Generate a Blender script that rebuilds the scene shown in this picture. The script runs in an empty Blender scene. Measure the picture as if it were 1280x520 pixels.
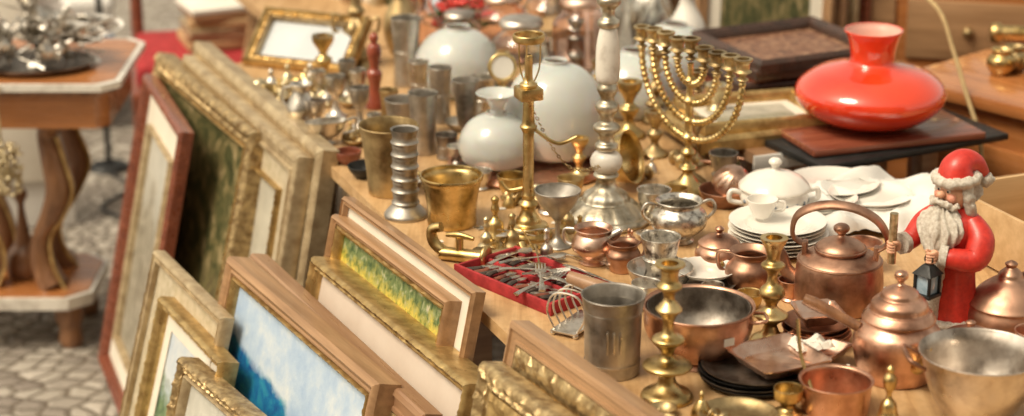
import bpy,bmesh,math,random
from mathutils import Vector,Matrix,noise
R=random.Random(7)
S=bpy.context.scene
col=S.collection
rad=math.radians
TZ=.75
# ---------------------------------------------------------------- materials
MATS={}
def nodes(name):
    m=bpy.data.materials.new(name);m.use_nodes=True
    nt=m.node_tree;b=nt.nodes["Principled BSDF"];return m,nt,b
def coords(nt,kind="Object",scale=(1,1,1),rot=(0,0,0)):
    tc=nt.nodes.new("ShaderNodeTexCoord");mp=nt.nodes.new("ShaderNodeMapping")
    mp.inputs["Scale"].default_value=scale;mp.inputs["Rotation"].default_value=rot
    nt.links.new(tc.outputs[kind],mp.inputs["Vector"]);return mp.outputs[0]
def noi(nt,vec,scale,detail=5,rough=.6,dist=0):
    n=nt.nodes.new("ShaderNodeTexNoise");n.inputs["Scale"].default_value=scale
    n.inputs["Detail"].default_value=detail;n.inputs["Roughness"].default_value=rough
    n.inputs["Distortion"].default_value=dist
    nt.links.new(vec,n.inputs["Vector"]);return n.outputs["Fac"]
def ramp(nt,fac,stops):
    r=nt.nodes.new("ShaderNodeValToRGB");e=r.color_ramp.elements
    while len(e)<len(stops):e.new(.5)
    for i,(p,c) in enumerate(stops):
        e[i].position=p;e[i].color=(c[0],c[1],c[2],1) if hasattr(c,'__len__') else (c,c,c,1)
    nt.links.new(fac,r.inputs[0]);return r.outputs[0]
def bump(nt,b,h,strength,dist=.002):
    bp=nt.nodes.new("ShaderNodeBump");bp.inputs["Strength"].default_value=strength
    bp.inputs["Distance"].default_value=dist
    nt.links.new(h,bp.inputs["Height"]);nt.links.new(bp.outputs[0],b.inputs["Normal"])
def mat(name,c1,c2=None,scale=25,rough=.4,rv=.12,metal=0,bs=.15,bscale=None,bd=.001,coat=0,stretch=(1,1,1),spec=None,lo=.35,hi=.65,sss=0,offset=True,trans=0):
    if name in MATS:return MATS[name]
    m,nt,b=nodes(name)
    v=coords(nt,"Object",stretch)
    if offset:
        oi=nt.nodes.new("ShaderNodeObjectInfo");ad=nt.nodes.new("ShaderNodeVectorMath");ad.operation='ADD'
        ml=nt.nodes.new("ShaderNodeMath");ml.operation='MULTIPLY';ml.inputs[1].default_value=37
        nt.links.new(oi.outputs["Random"],ml.inputs[0])
        nt.links.new(v,ad.inputs[0]);nt.links.new(ml.outputs[0],ad.inputs[1]);v=ad.outputs[0]
    if c2 is None:c2=tuple(x*.8 for x in c1)
    f=noi(nt,v,scale)
    if metal>=1:
        st=[(.28,tuple(x*.45 for x in c2)),(.42,c2),(.62,c1)]
        if lo!=.35:st=[(lo-.1,tuple(x*.5 for x in c2)),(lo,c2),(hi,c1)]
        nt.links.new(ramp(nt,f,st),b.inputs["Base Color"])
    else:nt.links.new(ramp(nt,f,[(lo,c2),(hi,c1)]),b.inputs["Base Color"])
    f2=noi(nt,v,scale*2.3,4)
    nt.links.new(ramp(nt,f2,[(.3,max(.02,rough-rv)),(.7,min(1,rough+rv))]),b.inputs["Roughness"])
    b.inputs["Metallic"].default_value=min(1,metal)
    if coat:b.inputs["Coat Weight"].default_value=coat;b.inputs["Coat Roughness"].default_value=.05
    if spec is not None:b.inputs["Specular IOR Level"].default_value=spec
    if sss:
        b.inputs["Subsurface Weight"].default_value=sss;b.inputs["Subsurface Scale"].default_value=.01
    if trans:b.inputs["Transmission Weight"].default_value=trans
    if bs:bump(nt,b,noi(nt,v,bscale or scale*3,4),bs,bd)
    MATS[name]=m;return m
BR=mat("brass",(.78,.59,.29),(.50,.35,.14),22,.34,.13,1,.2)
BRD=mat("brass_dull",(.62,.48,.26),(.35,.25,.125),18,.46,.12,1,.25)
BRP=mat("brass_pale",(.80,.70,.48),(.52,.42,.25),22,.38,.10,1,.2)
CU=mat("copper",(.80,.49,.35),(.50,.27,.18),16,.36,.13,1,.2)
CUD=mat("copper_dark",(.60,.36,.25),(.33,.18,.12),14,.43,.12,1,.22)
CUP=mat("copper_pink",(.88,.66,.54),(.64,.40,.29),16,.34,.10,1,.12)
SI=mat("silver",(.82,.78,.72),(.54,.50,.44),26,.33,.12,1,.16)
SIO=mat("silver_ornate",(.76,.72,.65),(.24,.21,.18),60,.34,.10,1,.6,90,.002,lo=.38,hi=.54)
PW=mat("pewter",(.60,.56,.51),(.38,.35,.31),20,.46,.10,1,.22)
TIN=mat("tin",(.78,.72,.65),(.52,.45,.39),18,.36,.12,1,.25,40)
TIND=mat("tin_dark",(.38,.34,.30),(.19,.16,.135),24,.45,.12,1,.3)
IRON=mat("iron_black",(.03,.03,.03),(.015,.015,.015),20,.45,.1,.3,.2)
POR=mat("porcelain",(.84,.81,.75),(.78,.74,.68),10,.14,.04,0,0,coat=.3)
MILK=mat("milk_glass",(.84,.84,.81),(.77,.78,.76),6,.10,.04,0,0,coat=.6,sss=.2,trans=.35)
RED=mat("red_glass",(.82,.06,.016),(.70,.032,.01),7,.05,.02,0,0,coat=1,spec=.8)
REDP=mat("red_paint",(.66,.045,.03),(.50,.028,.02),30,.38,.08,0,.2,coat=.15)
REDV=mat("red_velvet",(.46,.035,.04),(.28,.018,.02),40,.85,.05,0,.4,300)
FUR=mat("white_fur",(.82,.77,.69),(.58,.50,.41),70,.7,.1,0,1.,160,.003)
SKIN=mat("painted_skin",(.76,.44,.29),(.68,.35,.22),30,.4,.05,0,.05,sss=.1)
BLK=mat("black_handle",(.035,.03,.028),(.09,.06,.045),50,.35,.1,0,.2)
PAPER=mat("paper",(.80,.77,.70),(.70,.66,.58),8,.8,.05,0,.1)
WHT=mat("white_cloth",(.80,.78,.74),(.70,.68,.65),9,.85,.05,0,.3,30)
MARB=mat("white_marble",(.82,.78,.71),(.55,.50,.44),22,.22,.06,0,0,coat=.2,lo=.3,hi=.5)
def wood(name,c1,c2,rough=.45,sc=6,axis=0,coat=0):
    st=[12,12,12];st[axis]=1
    return mat(name,c1,c2,sc,rough,.1,0,.15,sc*3,.001,coat,tuple(st),lo=.32,hi=.68)
def tablewood(name,rz):
    m,nt,b=nodes(name);v=coords(nt,"Object",(14,1.2,14),(0,0,rad(rz)));v2=coords(nt,"Object")
    f=noi(nt,v,4,6,.6,.5);s=noi(nt,v2,5,6,.65);g=noi(nt,v2,60,3)
    base=ramp(nt,f,[(.28,(.44,.26,.12)),(.5,(.58,.37,.18)),(.72,(.68,.47,.26))])
    mx=nt.nodes.new("ShaderNodeMixRGB");mx.blend_type='MULTIPLY';mx.inputs[0].default_value=1
    nt.links.new(base,mx.inputs[1]);nt.links.new(ramp(nt,s,[(.3,(.62,.55,.48)),(.48,(.92,.9,.88)),(.7,(1.,1.,1.))]),mx.inputs[2])
    m2=nt.nodes.new("ShaderNodeMixRGB");m2.blend_type='MULTIPLY';m2.inputs[0].default_value=.5
    nt.links.new(mx.outputs[0],m2.inputs[1]);nt.links.new(ramp(nt,g,[(.3,(.75,.72,.7)),(.55,(1,1,1))]),m2.inputs[2])
    nt.links.new(m2.outputs[0],b.inputs["Base Color"]);nt.links.new(ramp(nt,s,[(.3,.35),(.7,.6)]),b.inputs["Roughness"]);bump(nt,b,f,.15,.001);return m
WT=tablewood("table_plywood",-22);WTX2=tablewood("table_boards",68)
WTX=wood("pine_board",(.64,.43,.23),(.48,.30,.14),.5,3,0)
WALN=wood("walnut",(.33,.16,.075),(.16,.07,.032),.35,5,2,.3)
WORG=wood("orange_wood",(.52,.21,.07),(.33,.12,.036),.28,3,0,.4)
WRED=wood("mahogany",(.28,.085,.045),(.15,.04,.022),.3,4,0,.3)
WBRN=wood("brown_frame_wood",(.42,.25,.14),(.27,.14,.075),.35,4,0,.2)
WTAN=wood("tan_frame_wood",(.46,.27,.14),(.28,.155,.075),.4,4,0,.2)
GILT=mat("gilt",(.70,.50,.22),(.38,.24,.09),35,.36,.1,.75,.4,80)
GILTB=mat("gilt_beige",(.60,.48,.30),(.36,.26,.15),30,.42,.1,.4,.4,70)
GILTO=mat("gilt_ornate",(.64,.48,.25),(.24,.15,.065),55,.38,.1,.6,.8,60,.004)
MATW=mat("mat_board",(.78,.73,.63),(.70,.64,.54),7,.8,.05,0,.1)
MATP=mat("mat_board_pink",(.74,.64,.55),(.66,.55,.46),7,.8,.05,0,.1)
LINEN=mat("linen",(.54,.46,.33),(.42,.35,.23),50,.85,.05,0,.5,300)
CARD=mat("cardboard",(.55,.36,.19),(.46,.29,.14),8,.8,.05,0,.2)
BLUE=mat("blue_tarp",(.16,.24,.40),(.08,.13,.26),8,.5,.1,0,.4,12,.01)
ORN={"gilt":.0014,"gilt_beige":.0008,"gilt_ornate":.0030}
def glass(name,c=(1,1,1),rough=.03):
    m,nt,b=nodes(name);b.inputs["Base Color"].default_value=(*c,1);b.inputs["Transmission Weight"].default_value=1
    b.inputs["Roughness"].default_value=rough;b.inputs["IOR"].default_value=1.45
    v=coords(nt);bump(nt,b,noi(nt,v,14,3),.15,.002);return m
GL=glass("clear_glass",(.97,.98,.97));GLP=glass("pink_glass",(.96,.80,.75))
def painting(name,kind):
    m,nt,b=nodes(name);b.inputs["Roughness"].default_value=.4
    g=coords(nt,"Generated");sx=nt.nodes.new("ShaderNodeSeparateXYZ");nt.links.new(g,sx.inputs[0])
    def mth(op,a,bb,c=None):
        n=nt.nodes.new("ShaderNodeMath");n.operation=op
        for i,q in enumerate((a,bb,c)):
            if q is None:continue
            if isinstance(q,(int,float)):n.inputs[i].default_value=q
            else:nt.links.new(q,n.inputs[i])
        return n.outputs[0]
    def mix(f,a,bb):
        n=nt.nodes.new("ShaderNodeMix");n.data_type='RGBA';nt.links.new(f,n.inputs[0])
        for i,q in ((6,a),(7,bb)):
            if hasattr(q,'__len__'):n.inputs[i].default_value=(*q,1)
            else:nt.links.new(q,n.inputs[i])
        return n.outputs[2]
    x,y=sx.outputs[0],sx.outputs[1]
    n1=noi(nt,g,4,6,.65);n2=noi(nt,g,14,5,.6,.6);n3=noi(nt,g,34,4,.6,.4)
    def below(edge,k):return mth('MINIMUM',mth('MAXIMUM',mth('MULTIPLY',mth('SUBTRACT',edge,y),k),0),1)
    if kind=="blue":
        sky=ramp(nt,n1,[(.3,(.24,.39,.64)),(.5,(.46,.58,.74)),(.68,(.74,.77,.77))])
        land=ramp(nt,n2,[(.3,(.012,.07,.26)),(.5,(.015,.17,.38)),(.7,(.05,.36,.44))])
        edge=mth('SUBTRACT',.86,mth('MULTIPLY',x,.16));edge=mth('ADD',edge,mth('MULTIPLY',mth('SUBTRACT',n1,.5),.20))
        c=mix(below(edge,34),sky,land)
        c=mix(below(mth('SUBTRACT',edge,.09),16),c,ramp(nt,n2,[(.35,(.02,.16,.10)),(.65,(.12,.34,.16))]))
    elif kind=="yellow":
        c=ramp(nt,n3,[(.28,(.09,.13,.03)),(.40,(.30,.31,.05)),(.50,(.66,.52,.09)),(.60,(.46,.44,.10)),(.74,(.60,.29,.12))])
        edge=mth('ADD',.955,mth('MULTIPLY',mth('SUBTRACT',n2,.5),.16))
        top=ramp(nt,n3,[(.35,(.04,.09,.03)),(.55,(.18,.24,.09)),(.7,(.50,.50,.38))])
        c=mix(below(edge,18),top,c)
    elif kind=="dark":
        c=ramp(nt,n2,[(.25,(.02,.02,.01)),(.42,(.07,.075,.03)),(.55,(.17,.14,.06)),(.68,(.36,.28,.15)),(.8,(.52,.46,.34))])
        c=mix(below(mth('ADD',.55,mth('MULTIPLY',mth('SUBTRACT',n1,.5),.9)),6),c,ramp(nt,n3,[(.3,(.03,.025,.015)),(.5,(.13,.10,.05)),(.62,(.22,.19,.08)),(.75,(.34,.24,.12))]))
    elif kind=="brown":
        c=ramp(nt,n2,[(.3,(.07,.03,.02)),(.5,(.20,.09,.05)),(.65,(.38,.22,.13)),(.78,(.5,.4,.28))])
    elif kind=="grey":
        c=ramp(nt,n1,[(.3,(.34,.32,.26)),(.5,(.48,.45,.37)),(.7,(.60,.56,.46))])
        c=mix(below(mth('ADD',.5,mth('MULTIPLY',mth('SUBTRACT',n1,.5),.8)),8),c,ramp(nt,n2,[(.3,(.20,.20,.14)),(.6,(.38,.35,.26))]))
    elif kind=="land":
        sky=ramp(nt,n1,[(.3,(.40,.50,.64)),(.7,(.74,.74,.70))])
        land=ramp(nt,n2,[(.3,(.03,.08,.05)),(.55,(.16,.24,.12)),(.75,(.34,.36,.24))])
        edge=mth('ADD',.80,mth('MULTIPLY',mth('SUBTRACT',n1,.5),.4))
        c=mix(below(edge,18),sky,land)
    elif kind=="pencil":
        c=ramp(nt,n2,[(.3,(.14,.12,.09)),(.5,(.30,.27,.21)),(.7,(.50,.46,.38))])
        c=mix(below(mth('ADD',.82,mth('MULTIPLY',mth('SUBTRACT',n1,.5),.8)),6),ramp(nt,n1,[(.4,(.46,.45,.40)),(.6,(.60,.58,.52))]),c)
    nt.links.new(c,b.inputs["Base Color"]);bump(nt,b,n3,.35,.002)
    return m
# ---------------------------------------------------------------- geometry helpers
def root(name,x,y,z=TZ,rz=0,s=1,rx=0,ry=0):
    o=bpy.data.objects.new(name,None);o.empty_display_size=.02;col.objects.link(o)
    o.location=(x,y,z);o.rotation_euler=(rad(rx),rad(ry),rad(rz));o.scale=(s,s,s);return o
def mesh(name,vs,fs,m,parent=None,loc=(0,0,0),rot=(0,0,0),smooth=True,ang=38):
    me=bpy.data.meshes.new(name);me.from_pydata([tuple(v) for v in vs],[],fs)
    bm=bmesh.new();bm.from_mesh(me);bmesh.ops.recalc_face_normals(bm,faces=bm.faces);bm.to_mesh(me);bm.free()
    if smooth:
        me.shade_smooth();me.set_sharp_from_angle(angle=rad(ang))
    me.materials.append(m)
    o=bpy.data.objects.new(name,me);col.objects.link(o);o.location=loc
    o.rotation_euler=tuple(rad(a) for a in rot)
    if parent:o.parent=parent
    return o
def cr(pts,n=5):
    out=[];segs=[];cur=[tuple(pts[0])]
    for p in pts[1:]:
        p=tuple(p)
        if p==cur[-1]:segs.append(cur);cur=[p]
        else:cur.append(p)
    segs.append(cur)
    for sg in segs:
        if len(sg)<3:
            for p in sg:
                if not out or out[-1]!=p:out.append(p)
            continue
        k=len(sg[0])
        for i in range(len(sg)-1):
            p0=sg[max(i-1,0)];p1=sg[i];p2=sg[i+1];p3=sg[min(i+2,len(sg)-1)]
            for j in range(n):
                t=j/n
                q=tuple(.5*((2*p1[a])+(-p0[a]+p2[a])*t+(2*p0[a]-5*p1[a]+4*p2[a]-p3[a])*t*t+(-p0[a]+3*p1[a]-3*p2[a]+p3[a])*t**3) for a in range(k))
                if not out or out[-1]!=q:out.append(q)
        out.append(sg[-1])
    return out
def lathe(name,m,pts,parent=None,loc=(0,0,0),rot=(0,0,0),seg=44,n=4,fold=None,sy=1,ang=38):
    P=cr(pts,n);vs=[];fs=[];rings=[]
    for r,z in P:
        r=max(r,0)
        if r<1e-5:
            rings.append([len(vs)]);vs.append((0,0,z))
        else:
            b=len(vs);rings.append(list(range(b,b+seg)))
            for i in range(seg):
                a=2*math.pi*i/seg;k=1 if fold is None else fold(a,z,r)
                vs.append((r*k*math.cos(a),r*k*sy*math.sin(a),z))
    for A,B in zip(rings,rings[1:]):
        if len(A)==1 and len(B)==1:continue
        for i in range(seg):
            j=(i+1)%seg
            if len(A)==1:fs.append((A[0],B[i],B[j]))
            elif len(B)==1:fs.append((A[i],B[0],A[j]))
            else:fs.append((A[i],A[j],B[j],B[i]))
    return mesh(name,vs,fs,m,parent,loc,rot,True,ang)
def vessel(outer,t=.002,bot=None):
    o=cr(outer,4);inner=[]
    zb=o[0][1]+ (bot if bot is not None else t*1.5)
    for r,z in reversed(o):
        rr=r-t
        if z<zb or rr<=0:break
        inner.append((rr,z))
    return [(0,o[0][1])]+o+[(o[-1][0]-t*.3,o[-1][1]+t*.6),(o[-1][0]-t*.8,o[-1][1]+t*.5)]+inner+[(0,zb)]
def V(name,m,outer,x=0,y=0,z=TZ,t=.002,parent=None,rot=(0,0,0),seg=44,bot=None,fold=None,sy=1,loc=None):
    if fold is None:
        q=R.uniform(0,6.28);fold=lambda a,z,r:1+.006*math.sin(2*a+q)+.004*math.sin(3*a+q*2+z*40)
    return lathe(name,m,vessel(outer,t,bot),parent,loc or (x,y,z),rot,seg,1,fold,sy)
def tube(name,m,pts,r,parent=None,loc=(0,0,0),rot=(0,0,0),seg=10,n=6,closed=False,sec=(1,1),nrm=None,caps=True):
    N=len(pts)
    rr=[(r[i] if isinstance(r,(list,tuple)) else (r if not callable(r) else 0)) for i in range(N)]
    ctrl=[(*pts[i],rr[i]) for i in range(N)]
    if closed:
        C=ctrl[-1:]+ctrl+ctrl[:2];P=cr(C,n);P=P[n:-n-1] if len(P)>2*n+1 else P
    else:P=cr(ctrl,n) if N>2 else ctrl
    Q=[Vector(p[:3]) for p in P];M=len(Q);vs=[];fs=[]
    def tan(i):
        if closed:return (Q[(i+1)%M]-Q[i-1]).normalized()
        return (Q[min(i+1,M-1)]-Q[max(i-1,0)]).normalized()
    T=tan(0);nr=Vector(nrm) if nrm else (Vector((0,0,1)) if abs(T.z)<.9 else Vector((1,0,0)))
    u=(nr-T*nr.dot(T)).normalized()
    for i in range(M):
        T=tan(i);u=(u-T*u.dot(T)).normalized();w=T.cross(u)
        ra=P[i][3] if not callable(r) else r(i/(M-1))
        for j in range(seg):
            a=2*math.pi*j/seg
            vs.append(Q[i]+u*math.cos(a)*ra*sec[0]+w*math.sin(a)*ra*sec[1])
    for i in range(M if closed else M-1):
        a=i*seg;b=((i+1)%M)*seg
        for j in range(seg):
            k2=(j+1)%seg;fs.append((a+j,a+k2,b+k2,b+j))
    if not closed and caps:
        fs.append(tuple(range(seg-1,-1,-1)));fs.append(tuple(range((M-1)*seg,M*seg)))
    return mesh(name,vs,fs,m,parent,loc,rot)
def box(name,m,sx,sy,sz,parent=None,loc=(0,0,0),rot=(0,0,0),bev=.003,taper=1):
    bm=bmesh.new();bmesh.ops.create_cube(bm,size=1)
    for v in bm.verts:
        k=taper if v.co.z>0 else 1
        v.co=Vector((v.co.x*sx*k,v.co.y*sy*k,(v.co.z+.5)*sz))
    if bev:bmesh.ops.bevel(bm,geom=list(bm.edges),offset=min(bev,min(sx,sy,sz)*.3),segments=2,affect='EDGES',profile=.5)
    me=bpy.data.meshes.new(name);bm.to_mesh(me);bm.free();me.shade_smooth();me.set_sharp_from_angle(angle=rad(35));me.materials.append(m)
    o=bpy.data.objects.new(name,me);col.objects.link(o);o.location=loc;o.rotation_euler=tuple(rad(a) for a in rot)
    if parent:o.parent=parent
    return o
def ball(name,m,r,parent=None,loc=(0,0,0),sc=(1,1,1),rot=(0,0,0),sub=3,fz=0,fs=8):
    bm=bmesh.new();bmesh.ops.create_icosphere(bm,subdivisions=sub,radius=r)
    for v in bm.verts:
        k=1+(noise.noise(v.co*fs/r*.3+Vector((loc[0]*30,loc[1]*30,loc[2]*30)))*fz if fz else 0)
        v.co=Vector((v.co.x*sc[0]*k,v.co.y*sc[1]*k,v.co.z*sc[2]*k))
    me=bpy.data.meshes.new(name);bm.to_mesh(me);bm.free();me.shade_smooth();me.materials.append(m)
    o=bpy.data.objects.new(name,me);col.objects.link(o);o.location=loc;o.rotation_euler=tuple(rad(a) for a in rot)
    if parent:o.parent=parent
    return o
def sheet(name,m,poly,z,th,parent=None):
    n=len(poly);vs=[(x,y,z) for x,y in poly]+[(x,y,z-th) for x,y in poly]
    fs=[tuple(range(n)),tuple(range(2*n-1,n-1,-1))]+[(i,(i+1)%n,n+(i+1)%n,n+i) for i in range(n)]
    return mesh(name,vs,fs,m,parent,smooth=False)
def sticker(x,y,z,rot=(0,0,0),w=.016,h=.011):
    return box("price_sticker",PAPER,w,h,.0006,None,(x,y,z),rot,bev=0)
P0=Vector((-.0523,3.244));DD=Vector((-.375,.927));NN=Vector((.927,.375))
def tb(s,w):
    p=P0+NN*s+DD*w;return (p.x,p.y)
# ---------------------------------------------------------------- ground
def ground():
    m,nt,b=nodes("cobblestone")
    v=coords(nt,"Object",(1,1,1),(0,0,.3))
    wp=nt.nodes.new("ShaderNodeTexNoise");wp.inputs["Scale"].default_value=1.6;nt.links.new(v,wp.inputs["Vector"])
    ad=nt.nodes.new("ShaderNodeMixRGB");ad.blend_type='ADD';ad.inputs[0].default_value=.30
    nt.links.new(v,ad.inputs[1]);nt.links.new(wp.outputs["Color"],ad.inputs[2])
    def vor(feat):
        n=nt.nodes.new("ShaderNodeTexVoronoi");n.feature=feat;n.voronoi_dimensions='2D'
        n.inputs["Scale"].default_value=18;n.inputs["Randomness"].default_value=.6;nt.links.new(ad.outputs[0],n.inputs["Vector"]);return n
    e=vor('DISTANCE_TO_EDGE');c=vor('F1')
    n=noi(nt,v,70,5)
    sep=nt.nodes.new("ShaderNodeSeparateColor");nt.links.new(c.outputs["Color"],sep.inputs[0])
    stone=ramp(nt,sep.outputs[0],[(0,(.26,.22,.19)),(.5,(.38,.34,.29)),(1,(.52,.47,.41))])
    mx=nt.nodes.new("ShaderNodeMixRGB");mx.blend_type='MULTIPLY';mx.inputs[0].default_value=.7
    nt.links.new(stone,mx.inputs[1]);nt.links.new(ramp(nt,n,[(.2,.65),(.8,1.1)]),mx.inputs[2])
    mm=nt.nodes.new("ShaderNodeMixRGB");nt.links.new(ramp(nt,e.outputs["Distance"],[(.03,0.),(.12,1.)]),mm.inputs[0])
    mm.inputs[1].default_value=(.15,.12,.09,1);nt.links.new(mx.outputs[0],mm.inputs[2])
    nt.links.new(mm.outputs[0],b.inputs["Base Color"]);b.inputs["Roughness"].default_value=.75
    bump(nt,b,ramp(nt,e.outputs["Distance"],[(0,0.),(.25,1.)]),.9,.010)
    mesh("cobblestone_ground",[(-150,-150,0),(150,-150,0),(150,150,0),(-150,150,0)],[(0,1,2,3)],m,smooth=False)
ground()
# ---------------------------------------------------------------- tables
RA=math.degrees(math.atan2(NN.y,NN.x))
def table(name,s0,s1,w0,w1,ztop,mt,th=.022):
    r=root(name,0,0,0)
    sheet("top",mt,[tb(s0,w0),tb(s1,w0),tb(s1,w1),tb(s0,w1)],ztop,th,r)
    e=.05
    for a in (s0+.12,s1-.08):
        for w in (w0+e,(w0+w1)/2,w1-e):
            x,y=tb(a,w);box("leg",WBRN,.04,.04,ztop-th-.002,r,(x,y,.0),(0,0,RA))
    return r
table("market_table",0,.74,-1.0,1.64,TZ,WT)
table("market_table",.22,1.0,1.66,2.4,TZ-.002,WTX2)
table("market_table",.743,1.9,-1.0,.27,TZ-.002,WTX2)
r=table("market_table",.78,1.28,.50,.98,TZ+.02,WBRN)
x,y=tb(1.03,.497);box("edge_strip",WHT,.52,.006,.03,r,(x,y,TZ-.008),(0,0,RA),bev=.001)
# ---------------------------------------------------------------- picture frames
PR_FLAT=lambda w,d:[(0,-d),(0,.0),(.003,.004),(w*.3,.006),(w*.35,.002),(w*.75,.0),(w*.8,.003),(w*.95,.003),(w,-.004),(w,-.008)]
PR_ROUND=lambda w,d:[(0,-d),(0,.004),(w*.12,.010),(w*.3,.013),(w*.5,.009),(w*.62,.004),(w*.7,.006),(w*.8,.006),(w*.85,.001),(w*.95,.001),(w,-.004),(w,-.010)]
def frame(name,A,phi,W,L,lean,w,d,mf,pr,panels,cv,inner=None):
    ph=rad(phi);le=rad(lean)
    X=Vector((math.sin(ph),-math.cos(ph),0));nn=Vector((math.cos(ph),math.sin(ph),0))
    Y=nn*math.sin(le)+Vector((0,0,1))*math.cos(le);Z=X.cross(Y)
    O=Vector(A)-Y*L
    r=bpy.data.objects.new(name,None);col.objects.link(r);r.empty_display_size=.05
    r.matrix_world=Matrix(((X.x,Y.x,Z.x,O.x),(X.y,Y.y,Z.y,O.y),(X.z,Y.z,Z.z,O.z),(0,0,0,1)))
    def ring(nm,i0,prof,m):
        vs=[];fs=[];amp=ORN.get(m.name,0)
        if amp:
            q0=prof[0][0];wd=max(p[0] for p in prof)-q0+1e-6
            def cn(q):return [(q,q),(W-q,q),(W-q,L-q),(q,L-q)]
            for j in range(4):
                ln=W if j%2==0 else L;N=max(8,int(ln/.0055));b0=len(vs)
                for i,h in prof:
                    a=cn(i0+i)[j];b=cn(i0+i)[(j+1)%4];fr=(i-q0)/wd
                    k_=math.sin(math.pi*fr)*amp if h>-.003 else 0
                    for t in range(N+1):
                        u=t/N;s=u*ln
                        hh=h+k_*(math.sin(s*210+fr*5)*math.cos(s*70)+.7*math.sin(s*420+fr*9)+.8*noise.noise(Vector((s*45,fr*3,j))))
                        vs.append((a[0]+(b[0]-a[0])*u,a[1]+(b[1]-a[1])*u,hh))
                for k in range(len(prof)-1):
                    for t in range(N):
                        a=b0+k*(N+1)+t;fs.append((a,a+1,a+N+2,a+N+1))
            return mesh(nm,vs,fs,m,r,smooth=True,ang=40)
        for i,h in prof:
            q=i0+i;vs+=[(q,q,h),(W-q,q,h),(W-q,L-q,h),(q,L-q,h)]
        for k in range(len(prof)-1):
            for j in range(4):
                a=k*4+j;b=k*4+(j+1)%4;fs.append((a,b,b+4,a+4))
        return mesh(nm,vs,fs,m,r,smooth=True,ang=30)
    ring("moulding",0,pr(w,d),mf)
    mesh("backing",[(.004,.004,-d+.001),(W-.004,.004,-d+.001),(W-.004,L-.004,-d+.001),(.004,L-.004,-d+.001)],[(0,1,2,3)],CARD,r,smooth=False)
    i=w;z=-.009
    for pw,pm,pp in panels:
        if pp=="flat":ring("mat_board",i,[(-.004,z),(pw,z),(pw,z-.002)],pm)
        else:ring("slip",i,[(0,z),(0,z+.012),(pw*.3,z+.016),(pw*.7,z+.012),(pw,z+.004),(pw,z-.002)],pm)
        i+=pw;z-=.002 if pp=="flat" else 0
    mesh("picture",[(i-.004,i-.004,z-.001),(W-i+.004,i-.004,z-.001),(W-i+.004,L-i+.004,z-.001),(i-.004,L-i+.004,z-.001)],[(0,1,2,3)],cv,r,smooth=False)
    return r
pb=painting("painting_blue_bay","blue");py=painting("painting_yellow_field","yellow");pd=painting("painting_dark","dark")
pg=painting("print_grey","grey");pl=painting("painting_landscape","land");pp_=painting("drawing","pencil");pbr=painting("painting_brown","brown")
FL="flat";SL="slip"
frame("framed_picture",(-.8535,4.83,.71),18.3,.495,.725,12,.030,.02,WRED,PR_ROUND,[(.065,MATW,FL),(.012,GILTB,SL)],pp_)
frame("framed_picture",(-.83,4.876,.75),25,.716,.77,13,.044,.035,GILTO,PR_ROUND,[(.010,GILT,SL)],pd)
frame("framed_picture",(-.76,4.80,.765),23.4,.86,.78,11,.045,.03,GILTB,PR_FLAT,[(.05,LINEN,FL),(.010,GILT,SL)],pg)
frame("framed_picture",(-.735,4.845,.785),23.4,.93,.80,10.5,.05,.03,GILTB,PR_ROUND,[(.05,LINEN,FL)],pg)
frame("framed_picture",(-.305,3.667,.80),27.3,.54,.82,12,.012,.018,WTAN,PR_FLAT,[(.05,MATW,FL)],MATS["mat_board"])
frame("framed_painting",(-.318,3.660,.768),27.3,.485,.60,12.5,.016,.020,WTAN,PR_ROUND,[(.012,GILT,SL)],py)
frame("framed_picture",(-.355,3.624,.70),27.2,.645,.715,13,.024,.05,GILT,PR_ROUND,[(.10,MATP,FL)],pl)
frame("framed_picture",(-.484,3.727,.668),26.0,.80,.685,13.5,.040,.03,WBRN,PR_FLAT,[(.03,GILTO,SL)],pd)
frame("framed_painting",(-.515,3.678,.68),28,.66,.70,14,.030,.035,WTAN,PR_ROUND,[(.010,GILT,SL)],pb)
frame("framed_picture",(-.70,3.93,.60),27,.40,.62,15,.020,.02,GILTB,PR_FLAT,[(.05,LINEN,FL)],pl)
frame("framed_picture",(-.667,3.809,.55),26.5,.36,.57,15,.022,.025,GILT,PR_ROUND,[(.030,MATW,FL)],pl)
frame("framed_picture",(-.594,3.56,.53),31,.34,.55,16,.026,.03,GILTO,PR_ROUND,[(.010,GILTB,SL)],pp_)
frame("framed_picture",(0.0,2.969,.84),28,.45,.86,12,.030,.03,WTAN,PR_FLAT,[(.040,GILTO,SL),(.012,GILT,SL)],pd)
frame("framed_picture",(-.04,2.93,.79),28,.45,.81,12,.036,.03,GILTO,PR_ROUND,[(.03,GILT,SL)],pp_)
# ---------------------------------------------------------------- candlesticks & brass
def stick(name,m,x,y,pts,k,z=TZ,rz=0):
    r=root(name,x,y,z,rz)
    lathe("stem",m,[(a*k,b*k) for a,b in pts],r,n=4);return r
SA=[(0,0),(33,0),(33,0),(34,4),(30,10),(20,15),(13,22),(10,32),(10,34),(24,41),(31,44),(31,48),(24,52),(12,55),(8,64),(12,73),(20,79),(20,84),(10,89),(7,100),(9,112),(14,119),(17,123),(12,129),(7,137),(9,146),(15,151),(16,155),(11,161),(12,176),(19,181),(19,184),(19,184),(11,184),(11,184),(11,170),(0,170)]
SB=[(0,0),(25,0),(25,0),(26,5),(22,12),(13,17),(9,25),(9,30),(19,38),(21,42),(13,47),(7,54),(11,62),(16,68),(14,76),(8,82),(6,92),(9,100),(14,104),(14,108),(8,113),(10,126),(16,138),(17,142),(17,142),(10,142),(10,142),(10,130),(0,130)]
SC=[(0,0),(17,0),(18,4),(10,10),(5,18),(9,26),(11,32),(5,38),(8,46),(13,54),(14,62),(14,62),(8,62),(8,56),(0,56)]
stick("brass_candlestick",BR,.228,2.882,SA,.00116)
stick("brass_candlestick",BR,.403,3.084,SB,.00127)
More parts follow.
